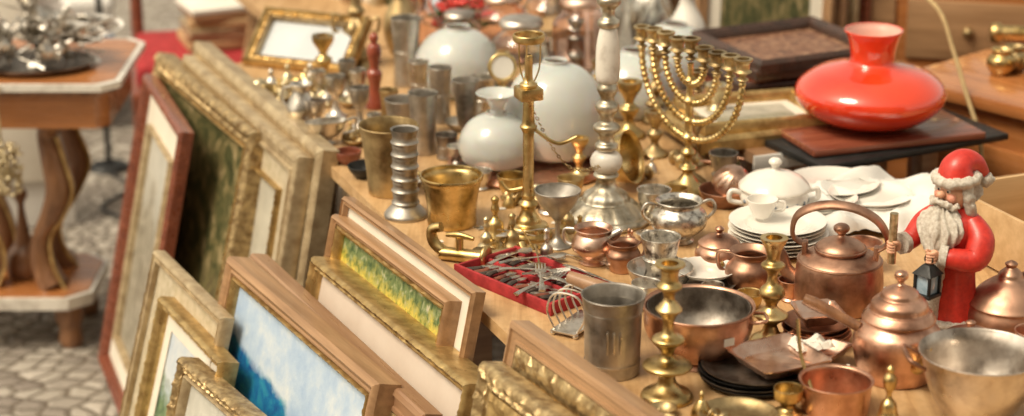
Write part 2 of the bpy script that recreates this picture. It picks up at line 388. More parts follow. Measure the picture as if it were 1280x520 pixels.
stick("brass_candlestick",BRD,.285,4.07,SC,.0015)
for x,y,m,k in [(.24,4.20,BR,.0019),(.18,4.28,BRD,.0022),(.36,4.02,BRD,.0015),(-.02,4.40,BR,.002),(.13,3.93,BR,.0013),(-.42,4.60,BR,.0018),(.42,4.22,BRP,.0017),(.14,4.55,PW,.0025),(.30,4.30,BRD,.0024)]:
    stick("brass_candlestick",m,x,y,SC if k<.002 else SB,k if k<.002 else k*.45)
r=root("twisted_brass_candlestick",.345,3.90,TZ)
lathe("base",BRD,[(0,0),(.028,0),(.028,.004),(.018,.012),(.008,.02),(.006,.03)],r)
lathe("shaft",BRD,[(.006,.028),(.0085,.03),(.0085,.09),(.0085,.095),(.014,.10),(.016,.118),(.016,.118),(.010,.118),(.010,.108),(0,.108)],r,n=14,fold=lambda a,z,rr:1+(.28*math.sin(2*a+z*220) if .03<z<.095 else 0))
r=root("marble_candlestick",.171,3.684,TZ)
K=.00148
STB=mat("silvered_brass",(.74,.68,.56),(.46,.40,.30),30,.38,.1,1,.4,70,.002)
lathe("base",STB,[(a*K,b*K) for a,b in [(0,0),(56,0),(56,0),(58,4),(54,9),(50,10),(44,16),(34,24),(30,26),(26,34),(15,42),(12,52),(16,58),(10,64)]],r,seg=84,fold=lambda a,z,q:1+.02*math.sin(14*a)*(z<.06)+.01*math.sin(28*a)*(z<.03))
lathe("marble_knop",MARB,[(a*K,b*K) for a,b in [(9,60),(17,66),(20,75),(17,84),(9,90)]],r)
lathe("mid_stem",STB,[(a*K,b*K) for a,b in [(8,88),(14,92),(14,97),(9,101),(10,110),(16,116),(16,121),(9,126),(9,134),(14,141),(14,148),(8,154),(11,162),(13,168),(9,176)]],r)
lathe("marble_column",MARB,[(a*K,b*K) for a,b in [(9,174),(14,180),(15,200),(14,222),(11,240),(9,244)]],r)
lathe("upper_stem",STB,[(a*K,b*K) for a,b in [(8,242),(13,246),(13,252),(8,257),(8,266),(14,273),(14,280),(8,286),(11,300),(20,315),(20,320),(20,320),(10,320),(0,318)]],r)
r=root("brass_oil_lamp_stand",.029,3.593,TZ)
K=.00140
lathe("base",BR,[(a*K,b*K) for a,b in [(0,0),(31,0),(31,0),(31,6),(27,9),(25,16),(17,18),(15,24),(11,30),(9,38),(13,44),(8,50),(9,56),(7,62),(7,130),(8,140),(11,146),(8,152),(7,178),(9,184)]],r)
box("collar",BR,.042,.042,.022,r,(0,0,.255),(0,0,20),.003)
lathe("font",BR,[(.014,.276),(.016,.282),(.009,.288),(.007,.30),(.007,.33),(.004,.335)],r)
for a in (20,140,260):
    c_,s_=math.cos(rad(a)),math.sin(rad(a))
    tube("bracket",BR,[(.010*c_,.010*s_,.285),(.020*c_,.020*s_,.31),(.022*c_,.022*s_,.35),(.024*c_,.024*s_,.362)],.0014,r,seg=8)
lathe("gallery_ring",BR,[(.025,.358),(.028,.362),(.028,.370),(.025,.372),(.024,.366),(.025,.358)],r)
tube("arm",BR,[(.01,0,.20),(.05,-.005,.175),(.085,.0,.185)],.0035,r)
tube("arm_knob",BR,[(-.01,0,.09),(-.035,.005,.085),(-.05,.01,.10)],.004,r)
r=root("brass_chain",.045,3.59,TZ)
for i in range(26):
    t=i/25;x=-.01+.12*t;z=.235-.11*t-.10*math.sin(math.pi*t)*.5
    tube("link",BRD,[(.0036,0,0),(0,.0,.0026),(-.0036,0,0),(0,0,-.0026)],.0009,r,(x,.02,z),(90*(i%2),45,0),seg=6,n=3,closed=True)
r=root("brass_menorah",.333,3.845,TZ,rz=math.degrees(math.atan2(-.836,.55)))
lathe("stem",BR,[(0,0),(.048,0),(.048,0),(.050,.004),(.040,.012),(.026,.018),(.014,.030),(.010,.040),(.018,.048),(.010,.056),(.008,.068),(.015,.078),(.008,.088),(.009,.10),(.014,.108),(.008,.118),(.008,.135),(.013,.142),(.008,.15),(.008,.172),(.013,.18),(.007,.19),(.007,.212),(.012,.22),(.006,.228),(.006,.252)],r)
def cup(x,z,y=0,p=None):
    lathe("candle_cup",BRD,[(.004,-.016),(.011,-.011),(.005,-.006),(.010,.0),(.0165,.004),(.012,.008),(.013,.020),(.0175,.025),(.0175,.028),(.0175,.028),(.011,.028),(.011,.028),(.010,.012),(0,.012)],r,(x,y,z))
for rr_ in (.040,.078,.116,.152):
    for sg in (-1,1):
        pts=[];n_=12
        for i in range(n_+1):
            a=math.pi/2*i/n_;pts.append((sg*(rr_*math.sin(a)),0,.250-rr_*.95*math.cos(a)))
        nb=int(rr_*110)+3
        tube("arm",BR,pts,lambda t,nb=nb:.0046+.0030*abs(math.sin(t*math.pi*nb))**1.5,r,seg=10,n=5)
        cup(sg*rr_,.266+R.uniform(-.004,.004))
cup(0,.272);cup(-.02,.20,.035)
V("brass_mortar",BR,[(.040,0),(.043,.0),(.045,.006),(.044,.02),(.047,.05),(.053,.08),(.057,.088),(.058,.093)],-.109,3.657,t=.004)
V("brass_cup",BRD,[(.036,0),(.040,.002),(.041,.012),(.045,.06),(.052,.115),(.056,.131),(.057,.134)],-.232,3.836,t=.003)
pts=[(0,0),(.039,0),(.039,.0),(.040,.006),(.032,.016),(.026,.022)]
for i in range(6):
    z0=.024+i*.023;pts+=[(.0235,z0),(.026,z0+.004),(.0235,z0+.008),(.0225,z0+.014),(.0235,z0+.019)]
pts+=[(.025,.164),(.026,.168),(.026,.168),(.022,.166),(.022,.166),(.020,.12),(0,.12)]
lathe("pewter_candle_holder",PW,pts,loc=(-.195,3.700,TZ),n=3)
V("pewter_tumbler",PW,[(.028,0),(.029,.002),(.030,.04),(.035,.075),(.036,.078)],-.226,4.204)
V("pewter_tumbler",PW,[(.024,0),(.025,.002),(.025,.06),(.029,.12),(.030,.124)],-.177,4.087)
V("pewter_goblet",PW,[(.024,0),(.025,.003),(.016,.010),(.009,.022),(.010,.03),(.017,.045),(.022,.09),(.028,.132),(.0285,.135)],-.093,4.144)
V("pewter_egg_cup",PW,[(.019,0),(.020,.003),(.010,.009),(.007,.015),(.013,.024),(.019,.040),(.020,.042)],-.109,3.998,t=.0015)
for (x,y,m,h,ra) in [(-.235,4.586,PW,.155,.032),(-.20,4.42,SI,.10,.022),(-.15,4.30,PW,.12,.024),(-.06,4.30,SI,.10,.026),(-.26,4.34,BRD,.06,.02),(-.13,4.05,TIND,.05,.022),(-.27,4.10,CUD,.055,.024),(-.19,4.22,TIN,.09,.024),(.14,4.38,SI,.08,.022),(-.02,4.20,BRP,.07,.022)]:
    V("metal_beaker",m,[(ra*.85,0),(ra*.9,.003),(ra*.84,h*.2),(ra*.86,h*.5),(ra*.9,h*.52),(ra*.86,h*.55),(ra,h*.95),(ra*1.03,h)],x,y,t=.0015)
r=root("wooden_pepper_mill",-.294,4.406,TZ)
lathe("body",mat("red_brown_lacquer",(.40,.10,.05),(.24,.05,.03),20,.25,.05,0,.05,coat=.4),[(0,0),(.018,0),(.019,.01),(.014,.03),(.012,.05),(.016,.07),(.016,.08),(.010,.09),(.013,.11),(.016,.125),(.013,.14),(.006,.145),(.010,.152),(.009,.162),(0,.168)],r)
for (x,y,m,k) in [(-.373,4.342,SI,1),(-.316,4.252,PW,1),(-.42,4.45,SI,.8),(-.28,4.15,SI,.7),(-.36,4.50,PW,.9),(-.40,4.22,TIN,.8),(-.33,4.42,SI,.9)]:
    V("silver_goblet",m,[(.022*k,0),(.024*k,.003*k),(.012*k,.012*k),(.006*k,.03*k),(.007*k,.045*k),(.016*k,.055*k),(.020*k,.07*k),(.021*k,.09*k)],x,y,t=.0012)
r=root("silver_jug",-.437,4.255,TZ,rz=150)
V("body",SI,[(.024,0),(.026,.004),(.018,.012),(.030,.035),(.031,.05),(.020,.075),(.018,.085),(.024,.097)],parent=r,loc=(0,0,0),t=.0015)
tube("handle",SI,[(.020,0,.088),(.045,0,.08),(.048,0,.055),(.030,0,.035)],.003,r)
r=root("silver_gravy_boat",-.377,4.143,TZ,rz=20)
V("bowl",SI,[(.018,0),(.020,.003),(.012,.008),(.012,.012),(.032,.025),(.042,.045),(.044,.05)],parent=r,loc=(0,0,0),sy=.55,t=.0015)
tube("handle",SI,[(.04,0,.045),(.062,0,.05),(.06,0,.025),(.035,0,.02)],.0028,r)
V("black_bowl",IRON,[(.016,0),(.018,.002),(.028,.012),(.034,.024)],-.285,3.93,t=.002)
V("wooden_bowl",WRED,[(.016,0),(.018,.002),(.026,.012),(.028,.024)],-.325,4.02,t=.003)
r=root("bronze_figurine_lamp",-.358,4.77,TZ)
lathe("base",BRD,[(0,0),(.048,0),(.048,.008),(.036,.016),(.040,.024),(.022,.034),(.018,.045),(.024,.06),(.030,.085),(.022,.10),(.012,.112),(.02,.125),(.012,.14),(.007,.18),(0,.20)],r,fold=lambda a,z,q:1+.10*math.sin(5*a+z*60))
tube("scroll",BRD,[(.02,0,.09),(.05,0,.11),(.05,0,.08),(.035,0,.075)],.004,r)
tube("scroll_2",BRD,[(-.02,0,.09),(-.05,0,.12),(-.052,0,.08),(-.035,0,.075)],.004,r)
def odds(n,cx_,cy_,rx_,ry_,k0=.7,k1=1.3,mm=None,z=TZ):
    mm=mm or [BR,BRD,BRP,SI]
    for i in range(n):
        x=cx_+R.uniform(-rx_,rx_);y=cy_+R.uniform(-ry_,ry_)
        kind=i%4;m=mm[R.randrange(len(mm))];k=R.uniform(k0,k1)
        if kind==0:lathe("brass_bell",m,[(.018*k,0),(.016*k,.01*k),(.011*k,.02*k),(.006*k,.028*k),(.002*k,.03*k),(.005*k,.038*k),(0,.046*k)],loc=(x,y,z),seg=28)
        elif kind==1:V("brass_dish",m,[(.012*k,0),(.014*k,.002),(.024*k,.010*k),(.030*k,.018*k)],x,y,z,t=.0015,seg=28)
        elif kind==2:lathe("door_knob",m,[(0,0),(.014*k,0),(.014*k,.003),(.006*k,.008*k),(.006*k,.016*k),(.015*k,.024*k),(.015*k,.034*k),(0,.042*k)],loc=(x,y,z+.014*k),rot=(90,0,R.uniform(0,360)),seg=28)
        else:tube("brass_hook",m,[(-.03*k,0,.005),(0,.006,.008),(.02*k,0,.006),(.032*k,.012,.007),(.022*k,.022,.006)],.004*k,None,(x,y,z),(0,0,R.uniform(0,360)))
odds(34,-.46,4.50,.12,.10)
odds(8,-.33,4.14,.06,.06,.6,.9);odds(8,-.14,3.88,.08,.07,.5,.8,[BR,CUD,SI]);odds(8,.05,3.80,.09,.05,.6,.9)
odds(8,.20,3.97,.08,.08,.7,1);odds(8,.38,4.05,.07,.08,.7,1.1,[BR,CU,BRD]);odds(6,.42,3.42,.07,.05,.6,.9,[CU,CUD,BR]);odds(6,.24,3.58,.05,.05,.5,.8,[SI,CU,BR])
odds(12,.02,4.36,.14,.12,.8,1.3,[BR,SI,PW,CUD]);odds(10,.20,4.62,.14,.10,.9,1.5,[BR,SI,CU])
frame("gilt_mirror_frame",(-.575,4.865,.86),68,.27,.16,50,.022,.02,GILT,PR_ROUND,[(.006,GILTB,SL)],mat("mirror_sheet",(.62,.66,.70),(.50,.54,.58),5,.25,.05,0,0))
# ---------------------------------------------------------------- white lamp shades, jars
def shade(name,x,y,rw,h,rt=.03,z=TZ,m=MILK):
    r=root(name,x,y,z)
    V("shade",m,[(rw*.80,0),(rw*.90,h*.06),(rw,h*.24),(rw*1.0,h*.42),(rw*.93,h*.62),(rw*.74,h*.82),(rw*.50,h*.94),(rt,h*.99),(rt*.95,h*1.03)],parent=r,loc=(0,0,0),t=.003,bot=.0001,seg=64)
    return r
shade("glass_lampshade",.085,4.06,.103,.180,.026,TZ+.014)
shade("glass_lampshade",-.030,3.985,.074,.098,.022,TZ+.014)
V("glass_lamp_chimney",MILK,[(.012,0),(.014,.004),(.012,.012),(.024,.030),(.038,.040),(.041,.042)],-.030,3.985,TZ+.112,t=.002)
lathe("copper_tray",CU,[(0,.004),(.145,.004),(.155,.016),(.157,.016),(.148,0),(0,0)],loc=(.035,4.00,TZ+.0))
shade("glass_lampshade",-.12,4.547,.096,.14,.03)
shade("glass_lampshade",.262,4.39,.098,.130,.03)
shade("glass_lampshade",.36,4.60,.094,.135,.03)
def jar(x,y,rj,h,m=GL):
    r=root("glass_jar",x,y,TZ)
    V("glass",m,[(rj*.9,0),(rj,.006),(rj,h*.65),(rj*.95,h*.75),(rj*.66,h*.87),(rj*.62,h*.9),(rj*.68,h*.95)],parent=r,loc=(0,0,0),t=.0025,seg=32)
    lathe("lid",TIN if m is GL else CUP,[(0,h*1.08),(rj*.6,h*1.06),(rj*.76,h*1.0),(rj*.76,h*.95),(rj*.70,h*.95)],r,seg=32)
jar(.02,4.55,.064,.155);jar(.155,4.60,.066,.19,GLP);jar(.09,4.80,.066,.18);jar(-.02,4.80,.060,.15,GLP);jar(.245,4.82,.062,.17);jar(-.12,4.76,.05,.12)
r=root("brass_wall_dial",-.006,4.12,TZ,rx=80,rz=8)
lathe("dial_rim",BR,[(0,0),(.026,0),(.030,.004),(.028,.009),(.023,.008),(.023,.005),(0,.005)],r,(-.01,.165,0))
lathe("dial_face",POR,[(0,.0062),(.021,.0062),(.022,.0055)],r,(-.01,.165,0))
tube("stand",BR,[(-.01,0,.003),(-.01,.06,.003),(-.01,.14,.003)],.004,r)
# ---------------------------------------------------------------- mid table
r=root("brass_bowl_on_side",.215,3.86,TZ,rz=-25)
V("bowl",BR,[(.014,0),(.016,.003),(.034,.012),(.046,.032),(.048,.05),(.053,.056)],parent=r,loc=(-.04,0,.048),rot=(0,72,0),t=.002)
tube("handle",BR,[(-.01,-.04,.05),(.0,-.06,.06),(.0,-.06,.03),(-.01,-.045,.03)],.003,r)
V("pewter_funnel_goblet",PW,[(.024,0),(.025,.003),(.012,.010),(.005,.02),(.005,.045),(.009,.052),(.012,.056),(.030,.078),(.040,.100),(.041,.104)],.08,3.54,t=.0018)
r=root("brass_tap",-.095,3.46,TZ,rz=-25)
tube("pipe",BR,[(-.03,0,.012),(.02,0,.014),(.055,0,.016)],.012,r,seg=16)
tube("spout",BR,[(-.025,0,.014),(-.045,0,.03),(-.048,0,.052),(-.03,0,.060)],[.010,.010,.009,.009],r,seg=14)
tube("valve",BR,[(.005,0,.02),(.005,0,.045)],.007,r,seg=12);tube("lever",BR,[(-.02,0,.047),(.005,0,.050),(.032,0,.047)],[.004,.006,.004],r)
lathe("flange",BR,[(0,-.004),(.018,-.004),(.018,.004),(0,.004)],r,(.055,0,.018),(0,90,0))
r=root("brass_pipe_fitting",-.02,3.47,TZ,rz=20)
tube("pipe",BRD,[(-.035,0,.010),(.045,.0,.012)],.009,r,seg=14);tube("pipe_2",BR,[(.0,0,.012),(.01,.03,.014),(.012,.055,.012)],.008,r)
lathe("nut",BR,[(0,-.006),(.014,-.006),(.014,.006),(0,.006)],r,(.04,0,.014),(0,90,0),seg=6)
for (x,y,k,m) in [(-.03,3.58,1.1,BR),(.0,3.53,.9,BRD),(-.045,3.53,.8,BRP),(.06,3.47,.8,TIN),(.10,3.62,.9,BRD),(.12,3.56,.7,BR)]:
    r=root("brass_hand_bell",x,y,TZ)
    lathe("bell",m,[(.022*k,0),(.021*k,.004*k),(.015*k,.015*k),(.013*k,.028*k),(.006*k,.036*k),(.004*k,.042*k),(.007*k,.05*k),(.005*k,.06*k),(.007*k,.068*k),(0,.074*k)],r)
for i in range(12):
    x=.0+R.uniform(-.03,.14);y=3.50+R.uniform(-.07,.06)
    tube("brass_spoon",[BR,BRD,SI][i%3],[(-.05,0,.004),(-.01,0,.007),(.04,0,.005),(.055,0,.004),(.07,0,.004)],[.0025,.002,.002,.010,.003],None,(x,y,TZ+.002*i),(0,0,R.uniform(0,360)),sec=(.35,1))
# cutlery case
r=root("cutlery_case",.035,3.345,TZ,rz=-49)
cw,cd=.235,.135
box("floor",REDV,cw,cd,.006,r,(0,0,0));
for (a,b,sx,sy) in [(0,cd/2,cw+.012,.006),(0,-cd/2,cw+.012,.006),(cw/2,0,.006,cd-.008),(-cw/2,0,.006,cd-.008)]:
    box("wall",REDV,sx,sy,.022,r,(a,b,0),bev=.0015)
box("divider",REDV,cw-.01,.006,.012,r,(0,0,.006),bev=.001)
def fork(p,m,loc,rot,L=.15,z=0):
    e=bpy.data.objects.new("fork" if p else "silver_fork",None);col.objects.link(e);e.location=loc;e.rotation_euler=tuple(rad(a) for a in rot)
    if p:e.parent=p
    tube("handle",m,[(-L/2,0,.001),(-L*.3,0,.003),(L*.1,0,.002),(L*.22,0,.001)],[.006,.0045,.0022,.004],e,sec=(.35,1))
    tube("neck",m,[(L*.20,0,.001),(L*.26,0,.0),(L*.31,0,.0)],[.004,.0095,.0100],e,sec=(.16,1))
    for q in range(4):tube("tine",m,[(L*.30,-.0078+q*.0052,0),(L*.40,-.0078+q*.0052,.0015),(L*.49,-.0078+q*.0052,.004)],[.0015,.0014,.0008],e,seg=5,n=2)
    return e
def spoon(nm,p,m,loc,rot,L=.15):
    return tube(nm,m,[(-L*.5,0,.001),(-L*.3,0,.003),(L*.15,0,.002),(L*.24,0,.001),(L*.33,0,-.001),(L*.43,0,0),(L*.5,0,.001)],[.0055,.0042,.0022,.005,.0125,.0105,.002],p,loc,rot,sec=(.25,1))
for i in range(13):
    x=-cw/2+.014+i*.0173
    for row in (0,1):
        y0=-.058 if row==0 else .008
        j=R.uniform(-.004,.004);zz=.013+R.uniform(0,.005)
        g=R.uniform(-.008,.008)
        m=[BLK,BLK,WRED,SI,BLK,TIND][(i*2+row*3)%6]
        tube("knife_handle",m,[(x+j,y0,zz),(x+j+g,y0+.014,zz),(x+g,y0+.028,zz)],[.0050,.0056,.0038],r,sec=(.7,1))
        tube("ferrule",SI,[(x+g,y0+.027,zz),(x+g,y0+.032,zz)],.0046,r,sec=(.7,1))
        tube("blade",SI,[(x+g,y0+.031,zz),(x+g*1.2,y0+.042,zz),(x+g*1.6,y0+.053,zz-.001)],[.0045,.0062,.0028],r,sec=(.25,1))
for i in range(6):
    l=(R.uniform(-.08,.09),R.uniform(-.03,.03),.024+.0025*i);ro=(0,R.uniform(-3,3),90+R.uniform(-50,50))
    if i%2:fork(r,SI,l,ro,.12)
    else:spoon("spoon",r,SI,l,ro,.12)
for i in range(9):
    l=(.125+R.uniform(-.045,.045),3.30+R.uniform(-.05,.05),TZ+.004+.0032*i);ro=(0,0,R.uniform(-80,10))
    if i%2:fork(None,SI,l,ro,.16)
    else:spoon("silver_spoon",None,SI,l,ro,.16)
r=root("silver_sugar_pot",.295,3.565,TZ,rz=10)
V("body",SIO,[(.026,0),(.028,.003),(.024,.009),(.044,.026),(.051,.040),(.048,.055),(.038,.064),(.036,.070),(.042,.077)],parent=r,loc=(0,0,0),t=.002)
for sg in (-1,1):tube("handle",SI,[(sg*.036,0,.068),(sg*.058,0,.074),(sg*.066,0,.056),(sg*.050,0,.038)],.0032,r)
r=root("silver_milk_jug",.14,3.455,TZ,rz=-20)
V("body",CUP,[(.022,0),(.024,.003),(.018,.009),(.034,.024),(.038,.036),(.032,.050),(.028,.056),(.034,.064)],parent=r,loc=(0,0,0),t=.0018)
tube("spout",SI,[(.030,0,.05),(.042,0,.06),(.050,0,.067)],[.010,.008,.004],r);tube("handle",SI,[(-.030,0,.058),(-.052,0,.056),(-.052,0,.035),(-.036,0,.028)],.003,r)
r=root("copper_milk_jug",.19,3.42,TZ,rz=30)
V("body",CUD,[(.022,0),(.024,.003),(.028,.02),(.030,.03),(.024,.042),(.028,.050)],parent=r,loc=(0,0,0))
tube("handle",CUD,[(.024,0,.045),(.044,0,.042),(.042,0,.022),(.028,0,.018)],.003,r)
r=root("ornate_silver_mug",.248,3.345,TZ)
V("saucer_bowl",SI,[(.030,0),(.034,.002),(.048,.014),(.055,.030),(.056,.034)],parent=r,loc=(0,0,0),t=.002)
V("mug",SIO,[(.022,.01),(.028,.012),(.024,.03),(.026,.042),(.030,.05),(.026,.052),(.028,.062),(.033,.086),(.034,.088)],parent=r,loc=(0,0,0),t=.002)
lathe("enamel_plate",POR,[(0,.004),(.034,.004),(.050,.011),(.052,.010),(.036,0),(0,0)],loc=(.325,3.35,TZ+.02))
lathe("pewter_plate",PW,[(0,.006),(.04,.006),(.058,.013),(.060,.012),(.042,0),(0,0)],loc=(.315,3.335,TZ))
r=root("copper_lidded_pot",.354,3.425,TZ)
V("body",CU,[(.028,0),(.031,.003),(.040,.018),(.041,.032),(.034,.044),(.033,.047)],parent=r,loc=(0,0,0))
lathe("lid",CU,[(.036,.046),(.035,.050),(.022,.060),(.008,.064),(.005,.068),(.008,.074),(0,.080)],r)
tube("wire_handle",BR,[(-.036,0,.04),(-.03,-.02,.02),(0,-.043,.008),(.03,-.02,.02),(.036,0,.04)],.0014,r,seg=6)
r=root("copper_jug",.399,3.343,TZ,rz=160)
V("body",CUD,[(.032,0),(.035,.003),(.042,.02),(.040,.036),(.030,.048),(.028,.055),(.036,.064)],parent=r,loc=(0,0,0))
tube("handle",CUD,[(.030,0,.058),(.055,0,.055),(.054,0,.03),(.040,0,.02)],.0035,r)
tube("copper_ring_mold",CU,[(math.cos(a)*.028,math.sin(a)*.028,.012) for a in [i*math.pi/5 for i in range(10)]],.010,None,(.44,3.47,TZ),closed=True)
r=root("copper_bowl",.396,3.768,TZ)
V("bowl",CUD,[(.030,0),(.034,.003),(.044,.016),(.049,.030)],parent=r,loc=(0,0,0))
r=root("copper_jelly_mould",.413,3.80,TZ+.028)
lathe("mould",CUP,[(.036,0),(.034,.010),(.026,.026),(.014,.036),(0,.038)],r,rot=(30,0,20),fold=lambda a,z,q:1+.10*abs(math.sin(6*a)))
# porcelain
r=root("porcelain_tureen",.474,3.657,TZ+.0,rz=5)
V("body",POR,[(.034,0),(.036,.006),(.030,.012),(.050,.030),(.062,.052),(.060,.066),(.063,.072)],parent=r,loc=(0,0,0),t=.003,fold=lambda a,z,q:1+.012*math.sin(12*a))
lathe("lid",POR,[(.065,.072),(.062,.078),(.046,.092),(.022,.101),(.008,.104),(.006,.110),(.012,.118),(.008,.125),(0,.127)],r,fold=lambda a,z,q:1+.012*math.sin(12*a))
for sg in (-1,1):tube("handle",POR,[(sg*.055,0,.060),(sg*.078,0,.066),(sg*.080,0,.048),(sg*.056,0,.042)],.005,r)
GREY=mat("blue_grey_glaze",(.22,.27,.33),None,30,.15,.03)
for a in range(-160,0,20):ball("painted_flower",GREY,.0045,r,(.0605*math.cos(rad(a)),.0605*math.sin(rad(a)),.052),(.9,.9,1.2),sub=1)
r=root("stack_of_plates",.468,3.53,TZ)
for i in range(7):
    lathe("plate",POR,[(0,.004),(.048,.004),(.060,.008),(.082,.013),(.084,.012),(.062,.003),(.05,0),(0,0)],r,(R.uniform(-.003,.003),R.uniform(-.003,.003),i*.0068))
r=root("porcelain_cup",.44,3.55,TZ+.052)
V("cup",POR,[(.014,0),(.016,.002),(.024,.02),(.028,.032)],parent=r,loc=(0,0,0))
tube("handle",POR,[(.026,0,.028),(.040,0,.026),(.038,0,.012),(.022,0,.010)],.0025,r)
for (x,y,k) in [(.60,3.79,1),(.66,3.72,.9),(.56,3.70,.85)]:
    r=root("stack_of_plates",x,y,TZ)
    for i in range(5):lathe("plate",POR,[(0,.004),(.05,.004),(.082*k,.013),(.084*k,.012),(.052,0),(0,0)],r,(0,0,i*.0065))
def paper(name,m,W_,D_,loc,rz,hh=.036,n_=34,seed=0,base=.026):
    vs=[];fs=[]
    for i in range(n_+1):
        for j in range(n_+1):
            u,v=i/n_,j/n_;x=(u-.5)*W_;y=(v-.5)*D_;e=min(u,v,1-u,1-v)
            h=base*min(1,e*8+.2)+hh*noise.noise(Vector((u*3.2,v*3.2,3+seed)))+hh*.5*(abs(noise.noise(Vector((u*6,v*6,1+seed))))-.2)+hh*.15*noise.noise(Vector((u*18,v*18,seed)))
            k=.08*W_
            vs.append((x+k*noise.noise(Vector((u*5,v*5,5+seed))),y+k*noise.noise(Vector((u*5,v*5,8+seed))),max(.002,h)))
    for i in range(n_):
        for j in range(n_):
            a=i*(n_+1)+j;fs.append((a,a+1,a+n_+2,a+n_+1))
    return mesh(name,vs,fs,m,None,loc,(0,0,rz),ang=28)
paper("crumpled_wrapping_paper",WHT,.40,.24,(.70,3.73,TZ+.003),20)
paper("crumpled_paper_scrap",PAPER,.06,.045,(.455,3.00,TZ+.034),25,.012,12,2,.008)
paper("crumpled_paper_scrap",PAPER,.05,.04,(.50,2.95,TZ+.003),70,.012,12,5,.008)
# ---------------------------------------------------------------- kettle
r=root("copper_kettle",.535,3.262,TZ,rz=-15)
dent=lambda a,z,q:1+.014*noise.noise(Vector((math.cos(a)*1.6,math.sin(a)*1.6,z*18)))
lathe("body",CUD,[(0,0),(.068,0),(.068,0),(.072,.004),(.073,.03),(.070,.070),(.064,.082),(.046,.092),(.040,.094),(.040,.100),(.032,.108),(.018,.114),(.008,.118),(.006,.122),(.012,.128),(.013,.134),(.008,.139),(0,.140)],r,fold=dent)
tube("rolled_seam",CUD,[(math.cos(a)*.068,math.sin(a)*.068,.078) for a in [i*math.pi/6 for i in range(12)]],.0022,r,closed=True,seg=8)
tube("lid_rim",CUD,[(math.cos(a)*.041,math.sin(a)*.041,.098) for a in [i*math.pi/6 for i in range(12)]],.0022,r,closed=True,seg=8)
for sg in (-1,1):
    box("handle_lug",CUD,.008,.020,.034,r,(sg*.058,0,.072),bev=.002)
tube("bail_handle",CUD,[(-.060,0,.10),(-.078,-.006,.116),(-.070,-.018,.155),(-.03,-.028,.178),(.02,-.028,.178),(.060,-.018,.155),(.076,-.006,.118),(.060,0,.10)],.008,r,sec=(1.2,.5),nrm=(0,1,0),seg=12)
tube("spout",CUD,[(-.060,.0,.030),(-.085,.0,.050),(-.095,.0,.078),(-.108,0,.092)],[.016,.012,.009,.008],r,seg=14)
# ---------------------------------------------------------------- foreground
r=root("pewter_tumbler_tall",.152,2.984,TZ)
V("cup",PW,[(.040,0),(.042,.003),(.042,.02),(.043,.022),(.042,.024),(.044,.10),(.045,.102),(.045,.105),(.048,.123),(.049,.125)],parent=r,loc=(0,0,0),t=.0018,fold=lambda a,z,q:1+.008*math.sin(2*a+z*30)+.005*math.sin(5*a))
for i in range(3):box("engraved_strip",SI,.003,.0015,.035,r,((i-1)*.010,-.0440,.045),bev=.0005)
r=root("chrome_toast_rack",.105,3.16,TZ,rz=60)
box("base",SI,.10,.045,.004,r,(0,0,.006));
for i in range(5):
    x=-.04+i*.02;tube("loop",SI,[(x,-.02,.008),(x,-.034,.038),(x,-.020,.068),(x,.020,.068),(x,.034,.038),(x,.02,.008)],.0018,r,seg=8)
for a in(-1,1):
    for b in (-1,1):ball("foot",SI,.005,r,(a*.045,b*.02,.004),sub=2)
r=root("copper_saucepan",.286,3.035,TZ)
V("pan",CU,[(.050,.012),(.056,.012),(.060,.018),(.078,.040),(.084,.060),(.084,.082),(.087,.088)],parent=r,loc=(0,0,0),t=.003,fold=dent)
lathe("foot",CUD,[(.040,.016),(.050,.008),(.056,.0),(.052,0),(.036,.012)],r)
V("tin_lining",TIND,[(.050,.018),(.058,.02),(.074,.042),(.0798,.060),(.0800,.086)],parent=r,loc=(0,0,0),t=.0012,fold=dent)
tube("handle_socket",CU,[(-.078,.03,.074),(-.10,.046,.078)],[.007,.008],r,seg=12)
tube("wooden_handle",WBRN,[(-.098,.045,.078),(-.14,.075,.084),(-.195,.115,.090)],[.009,.012,.010],r,seg=14)
box("label",PAPER,.018,.0006,.012,r,(.040,-.0765,.052),(0,0,28),bev=0)
tube("ear",CU,[(.082,.01,.07),(.10,.0,.074),(.10,-.03,.074),(.078,-.03,.07)],.003,r)
r=root("stack_of_dark_plates",.365,2.955,TZ)
for i in range(4):lathe("plate",TIND if i%2 else IRON,[(0,.003),(.06,.003),(.078,.010),(.080,.009),(.062,0),(0,0)],r,(R.uniform(-.006,.006),R.uniform(-.006,.006),i*.005))
def sqtray(name,x,y,z,a,m,rz):
    vs=[];fs=[]
    def rr(h,zz,rc):
        o=[]
        for q in range(4):
            cxx=(h-rc)*(1 if q in(0,3) else -1);cyy=(h-rc)*(1 if q in(0,1) else -1)
            for k in range(7):
                t=math.pi/2*(q+k/6);o.append((cxx+rc*math.cos(t),cyy+rc*math.sin(t),zz+.002*math.sin(2*t+a*90)))
        return o
    for h,zz,rc in [(a*.70,0,a*.2),(a*.78,.003,a*.2),(a*.94,.016,a*.25),(a,.018,a*.25),(a,.020,a*.25),(a*.93,.019,a*.25),(a*.76,.006,a*.2),(a*.68,.0035,a*.2)]:vs+=rr(h,zz,rc)
    for k in range(7):
        for j in range(28):fs.append((k*28+j,k*28+(j+1)%28,(k+1)*28+(j+1)%28,(k+1)*28+j))
    fs.append(tuple(range(27,-1,-1)));fs.append(tuple(range(196,224)))
    return mesh(name,vs,fs,m,None,(x,y,z),(0,0,rz))
sqtray("copper_ashtray",.400,2.945,TZ+.026,.060,CUP,28)
sqtray("copper_ashtray",.455,3.01,TZ+.012,.052,CUP,50)
r=root("stack_of_copper_dishes",.477,3.093,TZ)
for i in range(5):lathe("dish",CU if i%2 else CUD,[(0,.003),(.036,.003),(.05,.011),(.052,.010),(.038,0),(0,0)],r,(R.uniform(-.004,.004),R.uniform(-.004,.004),i*.007))
sqtray("copper_ashtray",.477,3.093,TZ+.040,.036,CUP,10)
